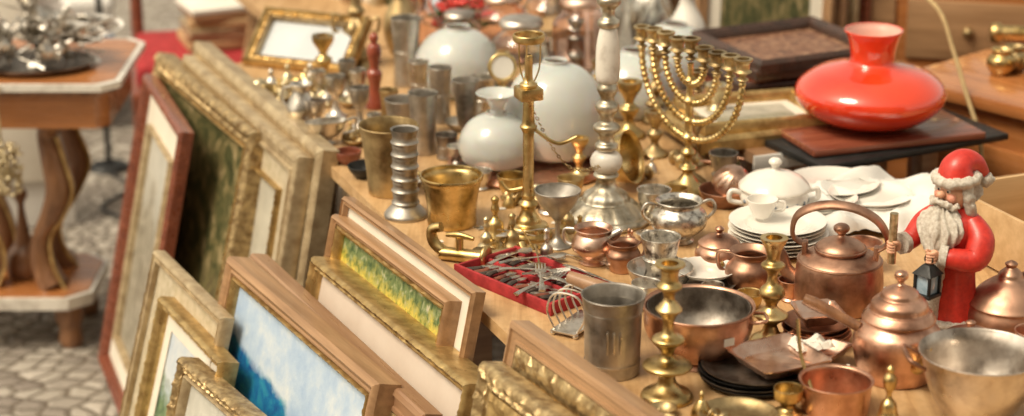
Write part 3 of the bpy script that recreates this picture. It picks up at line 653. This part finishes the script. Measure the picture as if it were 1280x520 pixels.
r=root("copper_coffee_pot",.579,2.965,TZ,rz=0)
lathe("body",CU,[(0,0),(.050,0),(.050,0),(.054,.003),(.060,.02),(.066,.05),(.064,.075),(.052,.088),(.050,.092),(.055,.094),(.055,.098),(.048,.108),(.044,.110),(.042,.120),(.034,.128),(.030,.130),(.026,.138),(.012,.146),(.006,.149),(.005,.154),(.010,.160),(.009,.168),(0,.172)],r,fold=dent)
tube("handle",WALN,[(-.058,.0,.080),(-.085,.01,.092),(-.12,.02,.108),(-.14,.026,.116)],[.008,.008,.010,.008],r,seg=12)
tube("spout",BR,[(.02,-.058,.040),(.025,-.082,.058),(.028,-.090,.085)],[.012,.008,.006],r,seg=12)
r=root("copper_samovar_lid_pot",.787,3.148,TZ)
lathe("body",CUD,[(0,0),(.058,0),(.058,0),(.064,.006),(.066,.03),(.062,.045),(.064,.048),(.060,.054),(.050,.068),(.034,.082),(.022,.090),(.018,.098),(.012,.104),(.008,.108),(.010,.114),(0,.120)],r,fold=dent)
lathe("copper_lidded_box",CUD,[(0,0),(.05,0),(.052,.03),(.05,.032),(.04,.045),(.02,.055),(.006,.058),(.008,.066),(0,.070)],loc=(.70,3.02,TZ))
r=root("hammered_tin_bowl",.672,2.822,TZ)
V("bowl",TIN,[(.040,0),(.044,.003),(.056,.016),(.074,.050),(.082,.085),(.088,.099),(.089,.101)],parent=r,loc=(0,0,0),t=.002,fold=lambda a,z,q:1+.008*noise.noise(Vector((math.cos(a)*9,math.sin(a)*9,z*90))))
for sg in (-1,1):tube("bowl_handle",CUD,[(sg*.084,-.03,.085),(sg*.105,-.028,.098),(sg*.108,.0,.10),(sg*.105,.028,.098),(sg*.084,.03,.085)],.0035,r)
r=root("copper_saucepan",.470,2.842,TZ)
V("pan",CU,[(.045,0),(.049,.003),(.051,.03),(.052,.046),(.055,.049)],parent=r,loc=(0,0,0),t=.002)
tube("handle",BR,[(-.03,.03,.02),(-.045,.055,.065),(-.05,.07,.115)],.0028,r,sec=(.6,1.2))
r=root("brass_table_bell",.54,2.80,TZ)
lathe("bell",BR,[(.020,0),(.019,.004),(.014,.016),(.011,.030),(.005,.038),(.004,.046),(.009,.056),(.010,.068),(.005,.078),(.006,.084),(0,.090)],r)
lathe("brass_dish",BRD,[(0,.004),(.04,.004),(.056,.014),(.058,.012),(.042,0),(0,0)],loc=(.325,2.80,TZ))
V("brass_candle_cup",BR,[(.02,0),(.022,.003),(.012,.010),(.012,.018),(.020,.024),(.022,.04)],.40,2.83,t=.0015)
for (x,y,k,m) in [(.22,3.25,.8,SI),(.58,3.12,.8,CU),(.34,3.20,.7,CUD),(.62,3.05,.7,BR),(.50,3.17,.6,SI),(.385,3.22,.7,BR),(.26,3.70,1,SI),(.30,3.74,.8,BR),(.07,3.72,.9,TIN),(.11,3.80,.8,BRD),(.0,3.80,.9,BR),(-.06,3.86,.7,SI),(.41,3.94,.9,PW),(.62,3.16,.8,CUD),(.80,3.02,1,CU),(.86,3.25,1,CUD),(.52,3.38,.9,CU),(.60,3.42,1,CUP),(.33,3.27,.6,SI),(.46,3.28,.7,CU)]:
    V("small_metal_cup",m,[(.022*k,0),(.025*k,.003),(.020*k,.012*k),(.028*k,.03*k),(.031*k,.05*k),(.032*k,.052*k)],x,y,t=.0015)
odds(8,.33,3.22,.06,.04,.5,.8,[BR,CU,SI]);odds(6,.60,3.08,.06,.05,.6,.9,[CU,BR]);odds(6,.24,2.80,.05,.03,.6,.9);odds(6,.70,2.95,.08,.04,.6,1,[CU,BR,SI])
for (x,y,z,a) in [(.62,3.33,TZ+.001,10),(.30,3.47,TZ+.001,40),(-.13,3.56,TZ+.001,20),(.08,3.66,TZ+.001,-20),(.50,2.90,TZ+.001,0),(-.02,3.74,TZ+.001,15),(.37,3.14,TZ+.001,60)]:sticker(x,y,z,(0,0,a))
# ---------------------------------------------------------------- Santa figurine
r=root("santa_claus_figurine",.698,3.175,TZ,rz=-46,s=.262)
lathe("robe",REDP,[(0,.02),(.17,.02),(.185,.04),(.175,.12),(.160,.28),(.158,.42),(.172,.54),(.182,.63),(.165,.70),(.11,.75),(.06,.78)],r,seg=72,sy=.82,fold=lambda a,z,q:1+(.06*math.sin(7*a+z*3)+.03*math.sin(3*a+1))*max(0,(.55-z))*2.0+.015*math.sin(z*26+3*a),n=6)
def fur(nm,pts,ra,closed=False,n=6,p=None):
    o=tube(nm,FUR,pts,ra,p or r,closed=closed,seg=14,n=n)
    for v in o.data.vertices:
        c=v.co;d=noise.noise(c*38);v.co=c+v.normal*(.010*d+.006*noise.noise(c*90))
    return o
fur("hem_trim",[(math.cos(a)*.18,math.sin(a)*.148,.045) for a in [i*math.pi/8 for i in range(16)]],.032,True)
fur("front_trim",[(-.02,-.15,.06),(-.02,-.148,.2),(-.01,-.140,.35),(.0,-.15,.5),(.0,-.155,.6)],.050)
for sg in (-1,1):ball("boot",IRON,.05,r,(sg*.07,-.10,.02),(1,1.5,.5))
tube("sleeve_right",REDP,[(-.12,.0,.70),(-.19,-.03,.62),(-.225,-.10,.53),(-.235,-.17,.51)],[.062,.074,.064,.056],r,seg=18)
fur("cuff_right",[(-.237,-.15,.51),(-.242,-.195,.507)],.068,n=3)
tube("sleeve_left",REDP,[(.12,.0,.70),(.205,-.02,.60),(.215,-.09,.50),(.13,-.19,.51),(.10,-.21,.52)],[.062,.086,.078,.062,.052],r,seg=18)
fur("cuff_left",[(.105,-.205,.518),(.065,-.225,.522)],.066,n=3)
def hand(nm,c,d,s):
    c=Vector(c)
    ball(nm+"_palm",SKIN,.036,r,c,(1,.9,1.05),sub=2)
    for i in range(4):
        z=c.z+.028-.018*i
        tube(nm+"_finger_%d"%(i+1),SKIN,[(c.x-.02*s,c.y-.012,z),(c.x-.026*s,c.y-.044,z),(c.x+.004*s,c.y-.058-.003*(i%2),z-.002),(c.x+.022*s,c.y-.044,z-.002)],[.010,.0105,.0095,.008],r,seg=8,n=4)
    tube(nm+"_thumb",SKIN,[(c.x+.02*s,c.y-.010,c.z+.02),(c.x+.030*s,c.y-.036,c.z+.032),(c.x+.012*s,c.y-.054,c.z+.038)],[.012,.0115,.009],r,seg=8,n=4)
hand("right_hand",(-.248,-.232,.505),0,1);hand("left_hand",(.040,-.245,.52),0,-1)
tube("candle",BRP,[(-.250,-.266,.40),(-.250,-.266,.72)],.026,r,seg=16)
L0=(.04,-.30,.30)
tube("lantern_ring",IRON,[(L0[0]+.028*math.cos(a),L0[1],L0[2]+.210+.03*math.sin(a)) for a in [i*math.pi/4 for i in range(8)]],.005,r,closed=True,seg=6)
box("lantern_base",IRON,.13,.13,.02,r,(L0[0],L0[1],L0[2]-.02));box("lantern_cap",IRON,.14,.14,.06,r,(L0[0],L0[1],L0[2]+.12),taper=.35)
for a in(-1,1):
    for b in(-1,1):box("lantern_post",IRON,.016,.016,.121,r,(L0[0]+a*.051,L0[1]+b*.051,L0[2]-.001),bev=.001)
box("lantern_glass",mat("lantern_pane",(.42,.55,.66),(.3,.42,.52),30,.1,.03,0,0,coat=.5),.090,.090,.118,r,(L0[0],L0[1],L0[2]+.001),bev=.001)
hd=bpy.data.objects.new("head_group",None);col.objects.link(hd);hd.parent=r;hd.scale=(1.32,1.32,1.28);hd.location=(-.0,.01,.75*(1-1.28));hd.rotation_euler=(0,0,rad(-8))
ball("head",SKIN,.085,hd,(0,-.015,.835),(.92,.95,1.05),sub=4)
ball("nose",SKIN,.020,hd,(0,-.107,.838),(1,1.2,.95),sub=2)
for sg in(-1,1):
    ball("cheek",mat("rosy_cheek",(.76,.33,.23),None,30,.4,.05),.026,hd,(sg*.038,-.080,.824),(1,.7,.9),sub=2)
    ball("eye_white",POR,.011,hd,(sg*.028,-.088,.855),(1,.6,.8),sub=2);ball("iris",IRON,.006,hd,(sg*.028,-.0955,.855),(1,.5,1),sub=2)
    fur("eyebrow",[(sg*.012,-.098,.874),(sg*.030,-.096,.882),(sg*.050,-.080,.874)],.007,p=hd)
    fur("moustache",[(0,-.110,.808),(sg*.030,-.110,.798),(sg*.060,-.090,.782),(sg*.078,-.072,.793)],.015,p=hd)
    ball("ear",SKIN,.018,hd,(sg*.080,-.01,.84),(.5,.8,1.1),sub=2)
    fur("side_hair",[(sg*.075,-.02,.875),(sg*.088,-.02,.82),(sg*.085,.0,.76),(sg*.06,.02,.70)],.026,p=hd)
fur("back_hair",[(-.06,.04,.84),(0,.08,.82),(.06,.04,.84)],.045,p=hd)
ball("mouth",mat("lip_paint",(.5,.06,.05),None,30,.3,.05),.012,hd,(0,-.104,.791),(1.2,.5,.45),sub=2)
bm=bmesh.new();bmesh.ops.create_icosphere(bm,subdivisions=5,radius=1)
for v in bm.verts:
    t=(1-v.co.z)/2;w=.125*math.sin(min(1,t*1.6+.25)*math.pi*.5)*(1-max(0,t-.4)**1.6*1.5)
    x=v.co.x*w*1.0;y=v.co.y*(.062+.01*t)*(1-t*.35);z=.798-.27*t
    st=.013*math.sin(math.atan2(v.co.x,-v.co.y)*11+z*28+3*noise.noise(Vector((x*20,y*20,z*10))))
    L_=math.hypot(x,y)+1e-5
    v.co=Vector((x+x/L_*st,y+y/L_*st-.075-.05*t,z+.014*noise.noise(v.co*6)))
me=bpy.data.meshes.new("beard");bm.to_mesh(me);bm.free();me.shade_smooth();me.materials.append(FUR)
o=bpy.data.objects.new("beard",me);col.objects.link(o);o.parent=hd
fur("hat_brim",[(math.cos(a)*.088,math.sin(a)*.088-.012,.905+.01*math.sin(a)) for a in [i*math.pi/6 for i in range(12)]],.026,True,p=hd)
tube("hat",REDP,[(0,-.01,.90),(0,.0,.945),(.01,.03,.972),(.03,.075,.960),(.05,.115,.91)],[.090,.084,.066,.046,.026],hd,seg=22)
ball("pompom",FUR,.034,hd,(.055,.125,.88),sub=3,fz=.3)
# ---------------------------------------------------------------- red vase on back table
ZB=TZ+.02
r=root("stack_of_picture_frames",.735,4.12,ZB,rz=24)
box("frame_slab",IRON,.46,.27,.014,r,(0,0,0),(0,0,4));box("frame_slab_2",WRED,.38,.24,.014,r,(-.01,0,.016),(0,0,-5))
r=root("red_glass_vase",.719,4.12,ZB+.032)
V("vase",RED,[(.055,0),(.062,.002),(.105,.014),(.138,.036),(.152,.060),(.145,.084),(.112,.108),(.070,.121),(.050,.127),(.045,.136),(.046,.155),(.052,.178),(.058,.190),(.059,.193)],parent=r,loc=(0,0,0),t=.003,seg=96,bot=.001)
V("inner_lip",mat("pink_glass_lining",(.82,.48,.40),None,6,.2,.04),[(.0415,.150),(.0485,.178),(.0545,.190),(.0552,.1935)],parent=r,loc=(0,0,0),t=.001,bot=.0001)
def flatframe(name,x,y,z,W,L,rz,m,cv,w=.03,d=.018,tilt=0,mt=None):
    r=root(name,x,y,z+d,rz,rx=tilt)
    prof=PR_ROUND(w,d);vs=[];fs=[]
    for i,h in prof:vs+=[(-W/2+i,-L/2+i,h),(W/2-i,-L/2+i,h),(W/2-i,L/2-i,h),(-W/2+i,L/2-i,h)]
    for k in range(len(prof)-1):
        for j in range(4):a=k*4+j;b=k*4+(j+1)%4;fs.append((a,b,b+4,a+4))
    mesh("moulding",vs,fs,m,r,ang=30)
    mesh("mat_board" if mt else "picture",[(-W/2+w-.003,-L/2+w-.003,-.009),(W/2-w+.003,-L/2+w-.003,-.009),(W/2-w+.003,L/2-w+.003,-.009),(-W/2+w-.003,L/2-w+.003,-.009)],[(0,1,2,3)],mt or cv,r,smooth=False)
    if mt:
        q=w+.03;mesh("picture",[(-W/2+q,-L/2+q,-.006),(W/2-q,-L/2+q,-.006),(W/2-q,L/2-q,-.006),(-W/2+q,L/2-q,-.006)],[(0,1,2,3)],cv,r,smooth=False)
BLF=mat("black_frame",(.04,.024,.018),(.08,.04,.028),20,.3,.08,0,.1,coat=.2)
flatframe("gilt_frame",.475,4.17,ZB,.30,.22,20,GILT,pg);flatframe("gilt_frame",.49,4.19,ZB+.02,.27,.21,14,GILT,pg,.02,mt=MATW)
for i,(dx,dy,a) in enumerate([(0,0,20),(.01,.01,24),(-.01,.0,18),(.0,.02,22),(.01,0,20),(.0,.0,25)]):
    flatframe("black_picture_frame",.60+dx,4.50+dy,ZB+.017*i,.32,.30,a,BLF if i%3 else WRED,[pg,pd,pl,pg,pd,pbr][i],.030,.015)
flatframe("black_picture_frame",.70,4.40,ZB,.22,.24,32,BLF,pbr,.03,.016)
r=root("wooden_crate",.95,3.50,TZ,rz=24)
for (a,b,sx,sy) in [(0,-.12,.30,.008),(0,.12,.30,.008),(-.146,0,.008,.232),(.146,0,.008,.232)]:box("side",WTX,sx,sy,.105,r,(a,b,.004),bev=.001)
box("bottom",WTX,.28,.22,.004,r,(0,0,0),bev=0)
# ---------------------------------------------------------------- brown desk with brass things
phd=math.degrees(math.atan2(-.74,.67));DX,DY=.918,4.33
r=root("wooden_desk",DX,DY,0,rz=phd)
box("body",WORG,1.12,.86,.785,r,(.45,.45,.0),bev=.004);box("top",WORG,1.18,.92,.03,r,(.45,.45,.788),bev=.008)
for i in range(2):
    box("door_panel",WORG,.46,.012,.46,r,(.17+i*.55,.018,.25),bev=.004);lathe("knob",BRD,[(0,0),(.012,0),(.016,.012),(0,.02)],r,(.34+i*.2,.010,.50),(90,0,0))
def ond(x,y):
    a=rad(phd);return DX+x*math.cos(a)-y*math.sin(a),DY+x*math.sin(a)+y*math.cos(a)
ZD=.818
x,y=ond(-.02,.50);r=root("brass_telescope",x,y,ZD+.022,rz=-8)
tube("tube",BR,[(-.18,0,0),(.0,0,0)],.018,r,seg=18);tube("tube_2",BR,[(0,0,0),(.13,0,0)],.014,r,seg=18);lathe("eyepiece",BR,[(0,-.01),(.021,-.01),(.022,.012),(0,.012)],r,(-.18,0,0),(0,90,0))
x,y=ond(.06,.30);tube("brass_horn",BR,[(-.10,0,.05),(0,.02,.04),(.09,0,.03),(.10,-.06,.03),(.03,-.08,.035)],[.006,.007,.010,.016,.034],None,(x,y,ZD),(0,0,20),seg=18)
for i in range(18):
    x,y=ond(R.uniform(-.06,.40),R.uniform(.08,.85));m=[BR,BRD,CU,BRP,BRD][i%5];k=R.uniform(.6,1.0)
    V("brass_pot",m,[(.03*k,0),(.034*k,.003),(.048*k,.03*k),(.045*k,.055*k),(.03*k,.07*k),(.036*k,.085*k)],x,y,ZD+.001)
x,y=ond(.0,.03)
tube("hemp_rope",mat("hemp",(.55,.40,.20),None,60,.8,.05),[(-.09,.10,.20),(-.03,.02,.16),(.0,-.02,.08),(.02,-.06,.01),(.05,-.12,-.1),(.04,-.13,-.2)],.005,None,(x-.02,y-.02,ZD+.004))
r=root("wooden_chest",.86,5.42,0,rz=-14)
box("body",WORG,1.0,.42,.86,r,(0,0,0),bev=.006);box("lid",WTX,1.06,.46,.03,r,(0,0,.862),bev=.006)
for i in range(3):
    box("drawer_front",WTAN,.30,.012,.15,r,(-.33+i*.33,-.214,.66),bev=.004);ball("drawer_knob",BRD,.014,r,(-.33+i*.33,-.228,.735),sub=2)
for i in range(5):flatframe("stacked_frame",.66+.012*i,5.33,.893+.022*i,.42,.32,-14+R.uniform(-6,6),[WTAN,GILTB,WRED,GILT,WBRN][i],pg,.035)
for i,(a,m) in enumerate([(1.08,BR),(1.17,BRD),(1.25,CU),(1.0,BR)]):
    V("brass_vase",m,[(.03,0),(.034,.003),(.05,.05),(.03,.10),(.02,.14),(.034,.17)],a,5.32+R.uniform(-.06,.05),.893)
for i in range(5):
    frame("framed_picture",(.46+.035*i,5.18+.03*i,.90+.02*i),78,.34,.88,8,.03,.025,[WTAN,WBRN,GILTB,WRED,GILT][i],PR_ROUND,[(.03,MATW,FL)],[pd,pl,pg,pbr,pb][i])
# ---------------------------------------------------------------- left side table
r=root("antique_side_table",-1.215,4.99,0)
TH=.70
def octa(w,d,c):return [(-w+c,-d),(w-c,-d),(w,-d+c),(w,d-c),(w-c,d),(-w+c,d),(-w,d-c),(-w,-d+c)]
sheet("inlaid_top",WORG,octa(.285,.205,.04),TH,.003,r);sheet("top",MARB,octa(.30,.22,.04),TH-.002,.016,r);sheet("top_moulding",WALN,octa(.288,.208,.04),TH-.019,.012,r)
sheet("apron",WORG,octa(.265,.185,.03),TH-.032,.085,r)
sheet("lower_shelf",WORG,octa(.175,.15,.05),.147,.016,r);sheet("shelf_edge",MARB,octa(.186,.161,.05),.143,.030,r)
for a in(-1,1):
    for b in(-1,1):
        tube("scroll_leg",WALN,[(a*.085,b*.08,.145),(a*.060,b*.065,.20),(a*.062,b*.065,.27),(a*.10,b*.09,.34),(a*.125,b*.11,.41),(a*.112,b*.10,.48),(a*.100,b*.09,.54),(a*.125,b*.11,.59)],[.040,.034,.027,.034,.038,.033,.028,.042],r,sec=(.8,1.05),seg=14)
        tube("leg_edge_bead",GILT,[(a*.085+.034,b*.08-.024,.145),(a*.060+.030,b*.065-.022,.20),(a*.062+.025,b*.065-.020,.27),(a*.10+.030,b*.09-.022,.34),(a*.125+.034,b*.11-.024,.41),(a*.112+.030,b*.10-.022,.48),(a*.100+.025,b*.09-.020,.54)],.0045,r,seg=6)
        lathe("foot",WALN,[(0,0),(.022,0),(.03,.02),(.026,.05),(.034,.075),(.036,.112)],r,(a*.125,b*.11,.0))
lathe("finial",WALN,[(.03,.146),(.045,.150),(.048,.18),(.040,.21),(.022,.235),(.012,.29),(.008,.33),(.014,.345),(.018,.358),(.012,.372),(0,.378)],r)
r2=root("gold_tassel",-1.17,4.735,.57)
for i in range(150):
    a=R.uniform(0,6.28);q=R.uniform(0,.045);ball("sequin",BRP,.009,r2,(q*math.cos(a)-.02,q*math.sin(a),-R.uniform(0,.13)),(1,.4,1),(R.uniform(0,90),0,R.uniform(0,180)),sub=1)
tube("cord",BRP,[(-.02,.01,.0),(-.02,.008,.05),(-.02,.01,.11),(-.02,.06,.125)],.003,r2)
lathe("silver_tray",TIND,[(0,.004),(.12,.004),(.150,.014),(.153,.012),(.125,0),(0,0)],loc=(-1.15,4.93,TH+.002),sy=.75)
for i in range(70):
    a=R.uniform(0,6.28);q=R.uniform(0,1)**.6;x=-1.16+.14*q*math.cos(a);y=4.95+.09*q*math.sin(a);k=R.uniform(.6,1.15);z=TH+.03+(1-q)*R.uniform(.02,.15)+R.uniform(0,.03)
    if i%3==0:spoon("tangled_spoon",None,SI,(x,y,z),(R.uniform(-50,50),R.uniform(-50,50),R.uniform(0,360)),.15)
    elif i%7==0:fork(None,SI,(x,y,z),(R.uniform(-50,50),R.uniform(-50,50),R.uniform(0,360)),.16)
    else:V("silver_cup",SI,[(.016*k,0),(.020*k,.003),(.012*k,.01*k),(.024*k,.024*k),(.028*k,.05*k),(.030*k,.054*k)],x,y,z,t=.0015,rot=(R.uniform(-100,100),R.uniform(-100,100),0),seg=28)
for i in range(9):
    a0=R.uniform(0,6);pts=[(.028*math.cos(a0+k*1.1)*(1+.15*k),.028*math.sin(a0+k*1.1),.05+.010*k) for k in range(6)]
    tube("silver_ribbon",WHT,pts,.005,None,(-1.08+R.uniform(-.06,.12),4.92+R.uniform(-.05,.05),TH+.02),sec=(.2,1))
V("glass_dish",GL,[(.02,0),(.03,.004),(.05,.03),(.055,.04)],-1.05,5.02,TH+.04)
# ---------------------------------------------------------------- back-left clutter
r=root("lamp_stand",-1.25,6.30,0)
lathe("foot",IRON,[(0,0),(.06,0),(.062,.008),(.05,.018),(.02,.026),(.010,.04),(.010,.9),(0,.9)],r)
tube("power_cord",IRON,[(-1.25,6.24,.01),(-1.15,6.1,.008),(-1.2,5.9,.008),(-1.05,5.8,.008),(-1.0,6.0,.008)],.005)
r=root("upholstered_chair",-.84,5.78,0,rz=10)
for a in(-1,1):
    for b in(-1,1):tube("leg",WRED,[(a*.20,b*.19,.44),(a*.205,b*.195,.22),(a*.21,b*.20,0)],[.024,.020,.015],r)
box("seat_rail",WRED,.45,.43,.06,r,(0,0,.40),bev=.01);box("cushion",REDV,.42,.40,.07,r,(0,0,.462),bev=.03)
tube("back_post",WRED,[(-.2,.20,.42),(-.2,.23,.7),(-.19,.27,.98)],.018,r);tube("back_post_2",WRED,[(.2,.20,.42),(.2,.23,.7),(.19,.27,.98)],.018,r)
tube("back_rail",WRED,[(-.19,.27,.97),(0,.29,1.0),(.19,.27,.97)],.022,r);tube("back_rail_2",WRED,[(-.19,.24,.7),(0,.26,.71),(.19,.24,.7)],.018,r)
r=root("stack_of_books",-.81,5.80,.535,rz=16)
z=0
for i,m in enumerate([CARD,WBRN,GILTB,CARD,WTAN,PAPER]):
    h=R.uniform(.014,.028);box("book",m,.24-R.uniform(0,.04),.18,h,r,(R.uniform(-.01,.01),0,z),(0,0,R.uniform(-8,8)));z+=h+.0005
frame("framed_picture",(-.68,5.62,.82),50,.36,.80,14,.04,.03,WTAN,PR_ROUND,[(.04,LINEN,FL)],pg)
frame("framed_picture",(-.58,5.60,.88),48,.35,.86,13,.04,.03,GILTB,PR_ROUND,[(.04,MATW,FL)],pl)
frame("framed_picture",(-.45,5.52,.92),45,.3,.90,12,.035,.03,WBRN,PR_FLAT,[(.03,GILT,SL)],pd)
frame("framed_picture",(-.33,5.45,.90),45,.3,.88,12,.035,.03,GILT,PR_FLAT,[(.03,MATW,FL)],pb)
r=root("tarp_covered_chest",-1.75,6.9,0,rz=8)
box("chest",WBRN,.8,.45,.36,r,(0,0,0));box("tarp",WHT,.86,.5,.07,r,(0,0,.362),bev=.02);box("tarp_front",BLUE,.86,.012,.25,r,(0,-.246,.08),bev=.004)
r=root("leaning_door_panel",-1.42,5.75,0,rz=12)
box("panel",WHT,.34,.03,.85,r,(0,0,0),(-8,0,0),bev=.004);box("panel_inset",MATW,.22,.012,.6,r,(0,-.015,.14),(-8,0,0),bev=.004)
r=root("market_table",.3,6.6,0,rz=6)
box("top",WTX,2.6,.9,.03,r,(0,0,.70));
for a in(-1,1):
    for b in(-1,1):box("leg",WBRN,.05,.05,.69,r,(a*1.2,b*.38,.005))
FAR=[BR,POR,SI,CU,MILK,WRED,REDP,GL,PW,BLUE]
for i in range(60):
    x=.3+R.uniform(-1.25,1.25);y=6.6+R.uniform(-.4,.4);k=R.uniform(.8,1.9);m=FAR[R.randrange(10)]
    V("vase",m,[(.03*k,0),(.034*k,.004),(.05*k,.05*k),(.04*k,.09*k),(.02*k,.12*k),(.03*k,.15*k)],x,y,.731,t=.003,seg=24)
r=root("red_flowers",-.13,4.93,TZ)
V("pot",MILK,[(.03,0),(.035,.004),(.045,.05),(.05,.07)],parent=r,loc=(0,0,0),seg=24)
LEAF=mat("leaf_green",(.05,.12,.03),None,20,.5,.1)
for i in range(34):
    a=R.uniform(0,6.28);q=R.uniform(.01,.11);z=R.uniform(.06,.15);x,y=q*math.cos(a),q*math.sin(a)
    tube("stem",LEAF,[(0,0,.05),(x*.5,y*.5,z*.7),(x,y,z)],.0018,r,seg=5,n=3)
    if i%3:
        for j in range(5):
            b=j*1.256;ball("petal",REDP,.013,r,(x+.012*math.cos(b),y+.012*math.sin(b),z),(1,1,.5),sub=1)
    else:ball("leaf",LEAF,.022,r,(x,y,z),(1.4,.5,.2),(0,0,math.degrees(a)),sub=2)
for (x,y,m,k) in [(.22,5.0,POR,1.2),(.33,4.92,SI,1.2),(-.26,4.88,BRD,1),(.40,4.75,POR,1.1),(.05,5.25,CUP,1.1),(-.2,4.78,GLP,1),(.33,4.75,GL,1.1),(.20,4.50,BRD,.7),(.15,5.3,SI,1.3),(.35,5.3,MILK,1.3)]:
    V("tall_vase",m,[(.028*k,0),(.03*k,.004),(.042*k,.05*k),(.038*k,.09*k),(.018*k,.13*k),(.016*k,.15*k),(.024*k,.175*k)],x,y,t=.002)
# ---------------------------------------------------------------- unseen building added behind viewer to give the metals reflections
PL=mat("plaster",(.46,.40,.31),(.38,.33,.25),2,.85,.05,0,.3,20,.01)
r=root("reflection_building",0,-11,0)
box("walls",PL,34,6,11,r,(0,-3,0),bev=.02);box("roof",mat("roof_tiles",(.25,.10,.06),None,3,.8,.05),35,7,1.6,r,(0,-3,11),taper=.8,bev=.02)
WG=mat("window_pane",(.03,.04,.05),None,3,.08,.03)
for i in range(11):
    for j in range(3):
        x=-15+i*3;z=1.2+j*3.3
        box("window_frame",POR,1.3,.12,1.9,r,(x,.03,z),bev=.01);box("window_glass",WG,1.1,.05,1.7,r,(x,.075,z+.1),bev=0);box("sill",PL,1.5,.25,.08,r,(x,.1,z-.09),bev=.01)
# ---------------------------------------------------------------- light & camera
w=bpy.data.worlds.new("World");S.world=w;w.use_nodes=True;nt=w.node_tree
bg=nt.nodes["Background"];sk=nt.nodes.new("ShaderNodeTexSky");sk.sky_type='NISHITA';sk.sun_disc=False
EL=56
d=Vector((math.sin(rad(-60))*math.cos(rad(EL)),-math.cos(rad(-60))*math.cos(rad(EL)),math.sin(rad(EL))))
sk.sun_elevation=rad(EL);sk.sun_rotation=math.atan2(d.x,d.y);sk.dust_density=4;sk.air_density=1
hs=nt.nodes.new("ShaderNodeHueSaturation");hs.inputs["Saturation"].default_value=.22
tint=nt.nodes.new("ShaderNodeMixRGB");tint.blend_type='MULTIPLY';tint.inputs[0].default_value=1;tint.inputs[2].default_value=(1.34,1.18,.90,1)
nt.links.new(sk.outputs[0],hs.inputs["Color"]);nt.links.new(hs.outputs[0],tint.inputs[1]);nt.links.new(tint.outputs[0],bg.inputs[0]);bg.inputs[1].default_value=.15
sl=bpy.data.lights.new("sun","SUN");sl.energy=2.0;sl.angle=rad(22);sl.color=(1,.89,.70)
so=bpy.data.objects.new("sun",sl);col.objects.link(so);so.rotation_euler=(-d).to_track_quat('-Z','Y').to_euler()
cam=bpy.data.cameras.new("camera");co=bpy.data.objects.new("camera",cam);col.objects.link(co)
co.location=(0,0,2.04);co.rotation_euler=(rad(71),0,0);cam.sensor_width=36;cam.lens=36*2666/1280
cam.clip_end=500;cam.clip_start=.05;cam.dof.use_dof=True;cam.dof.focus_distance=3.5;cam.dof.aperture_fstop=2.5
S.camera=co
S.view_settings.view_transform='Standard';S.view_settings.look='None';S.view_settings.exposure=0
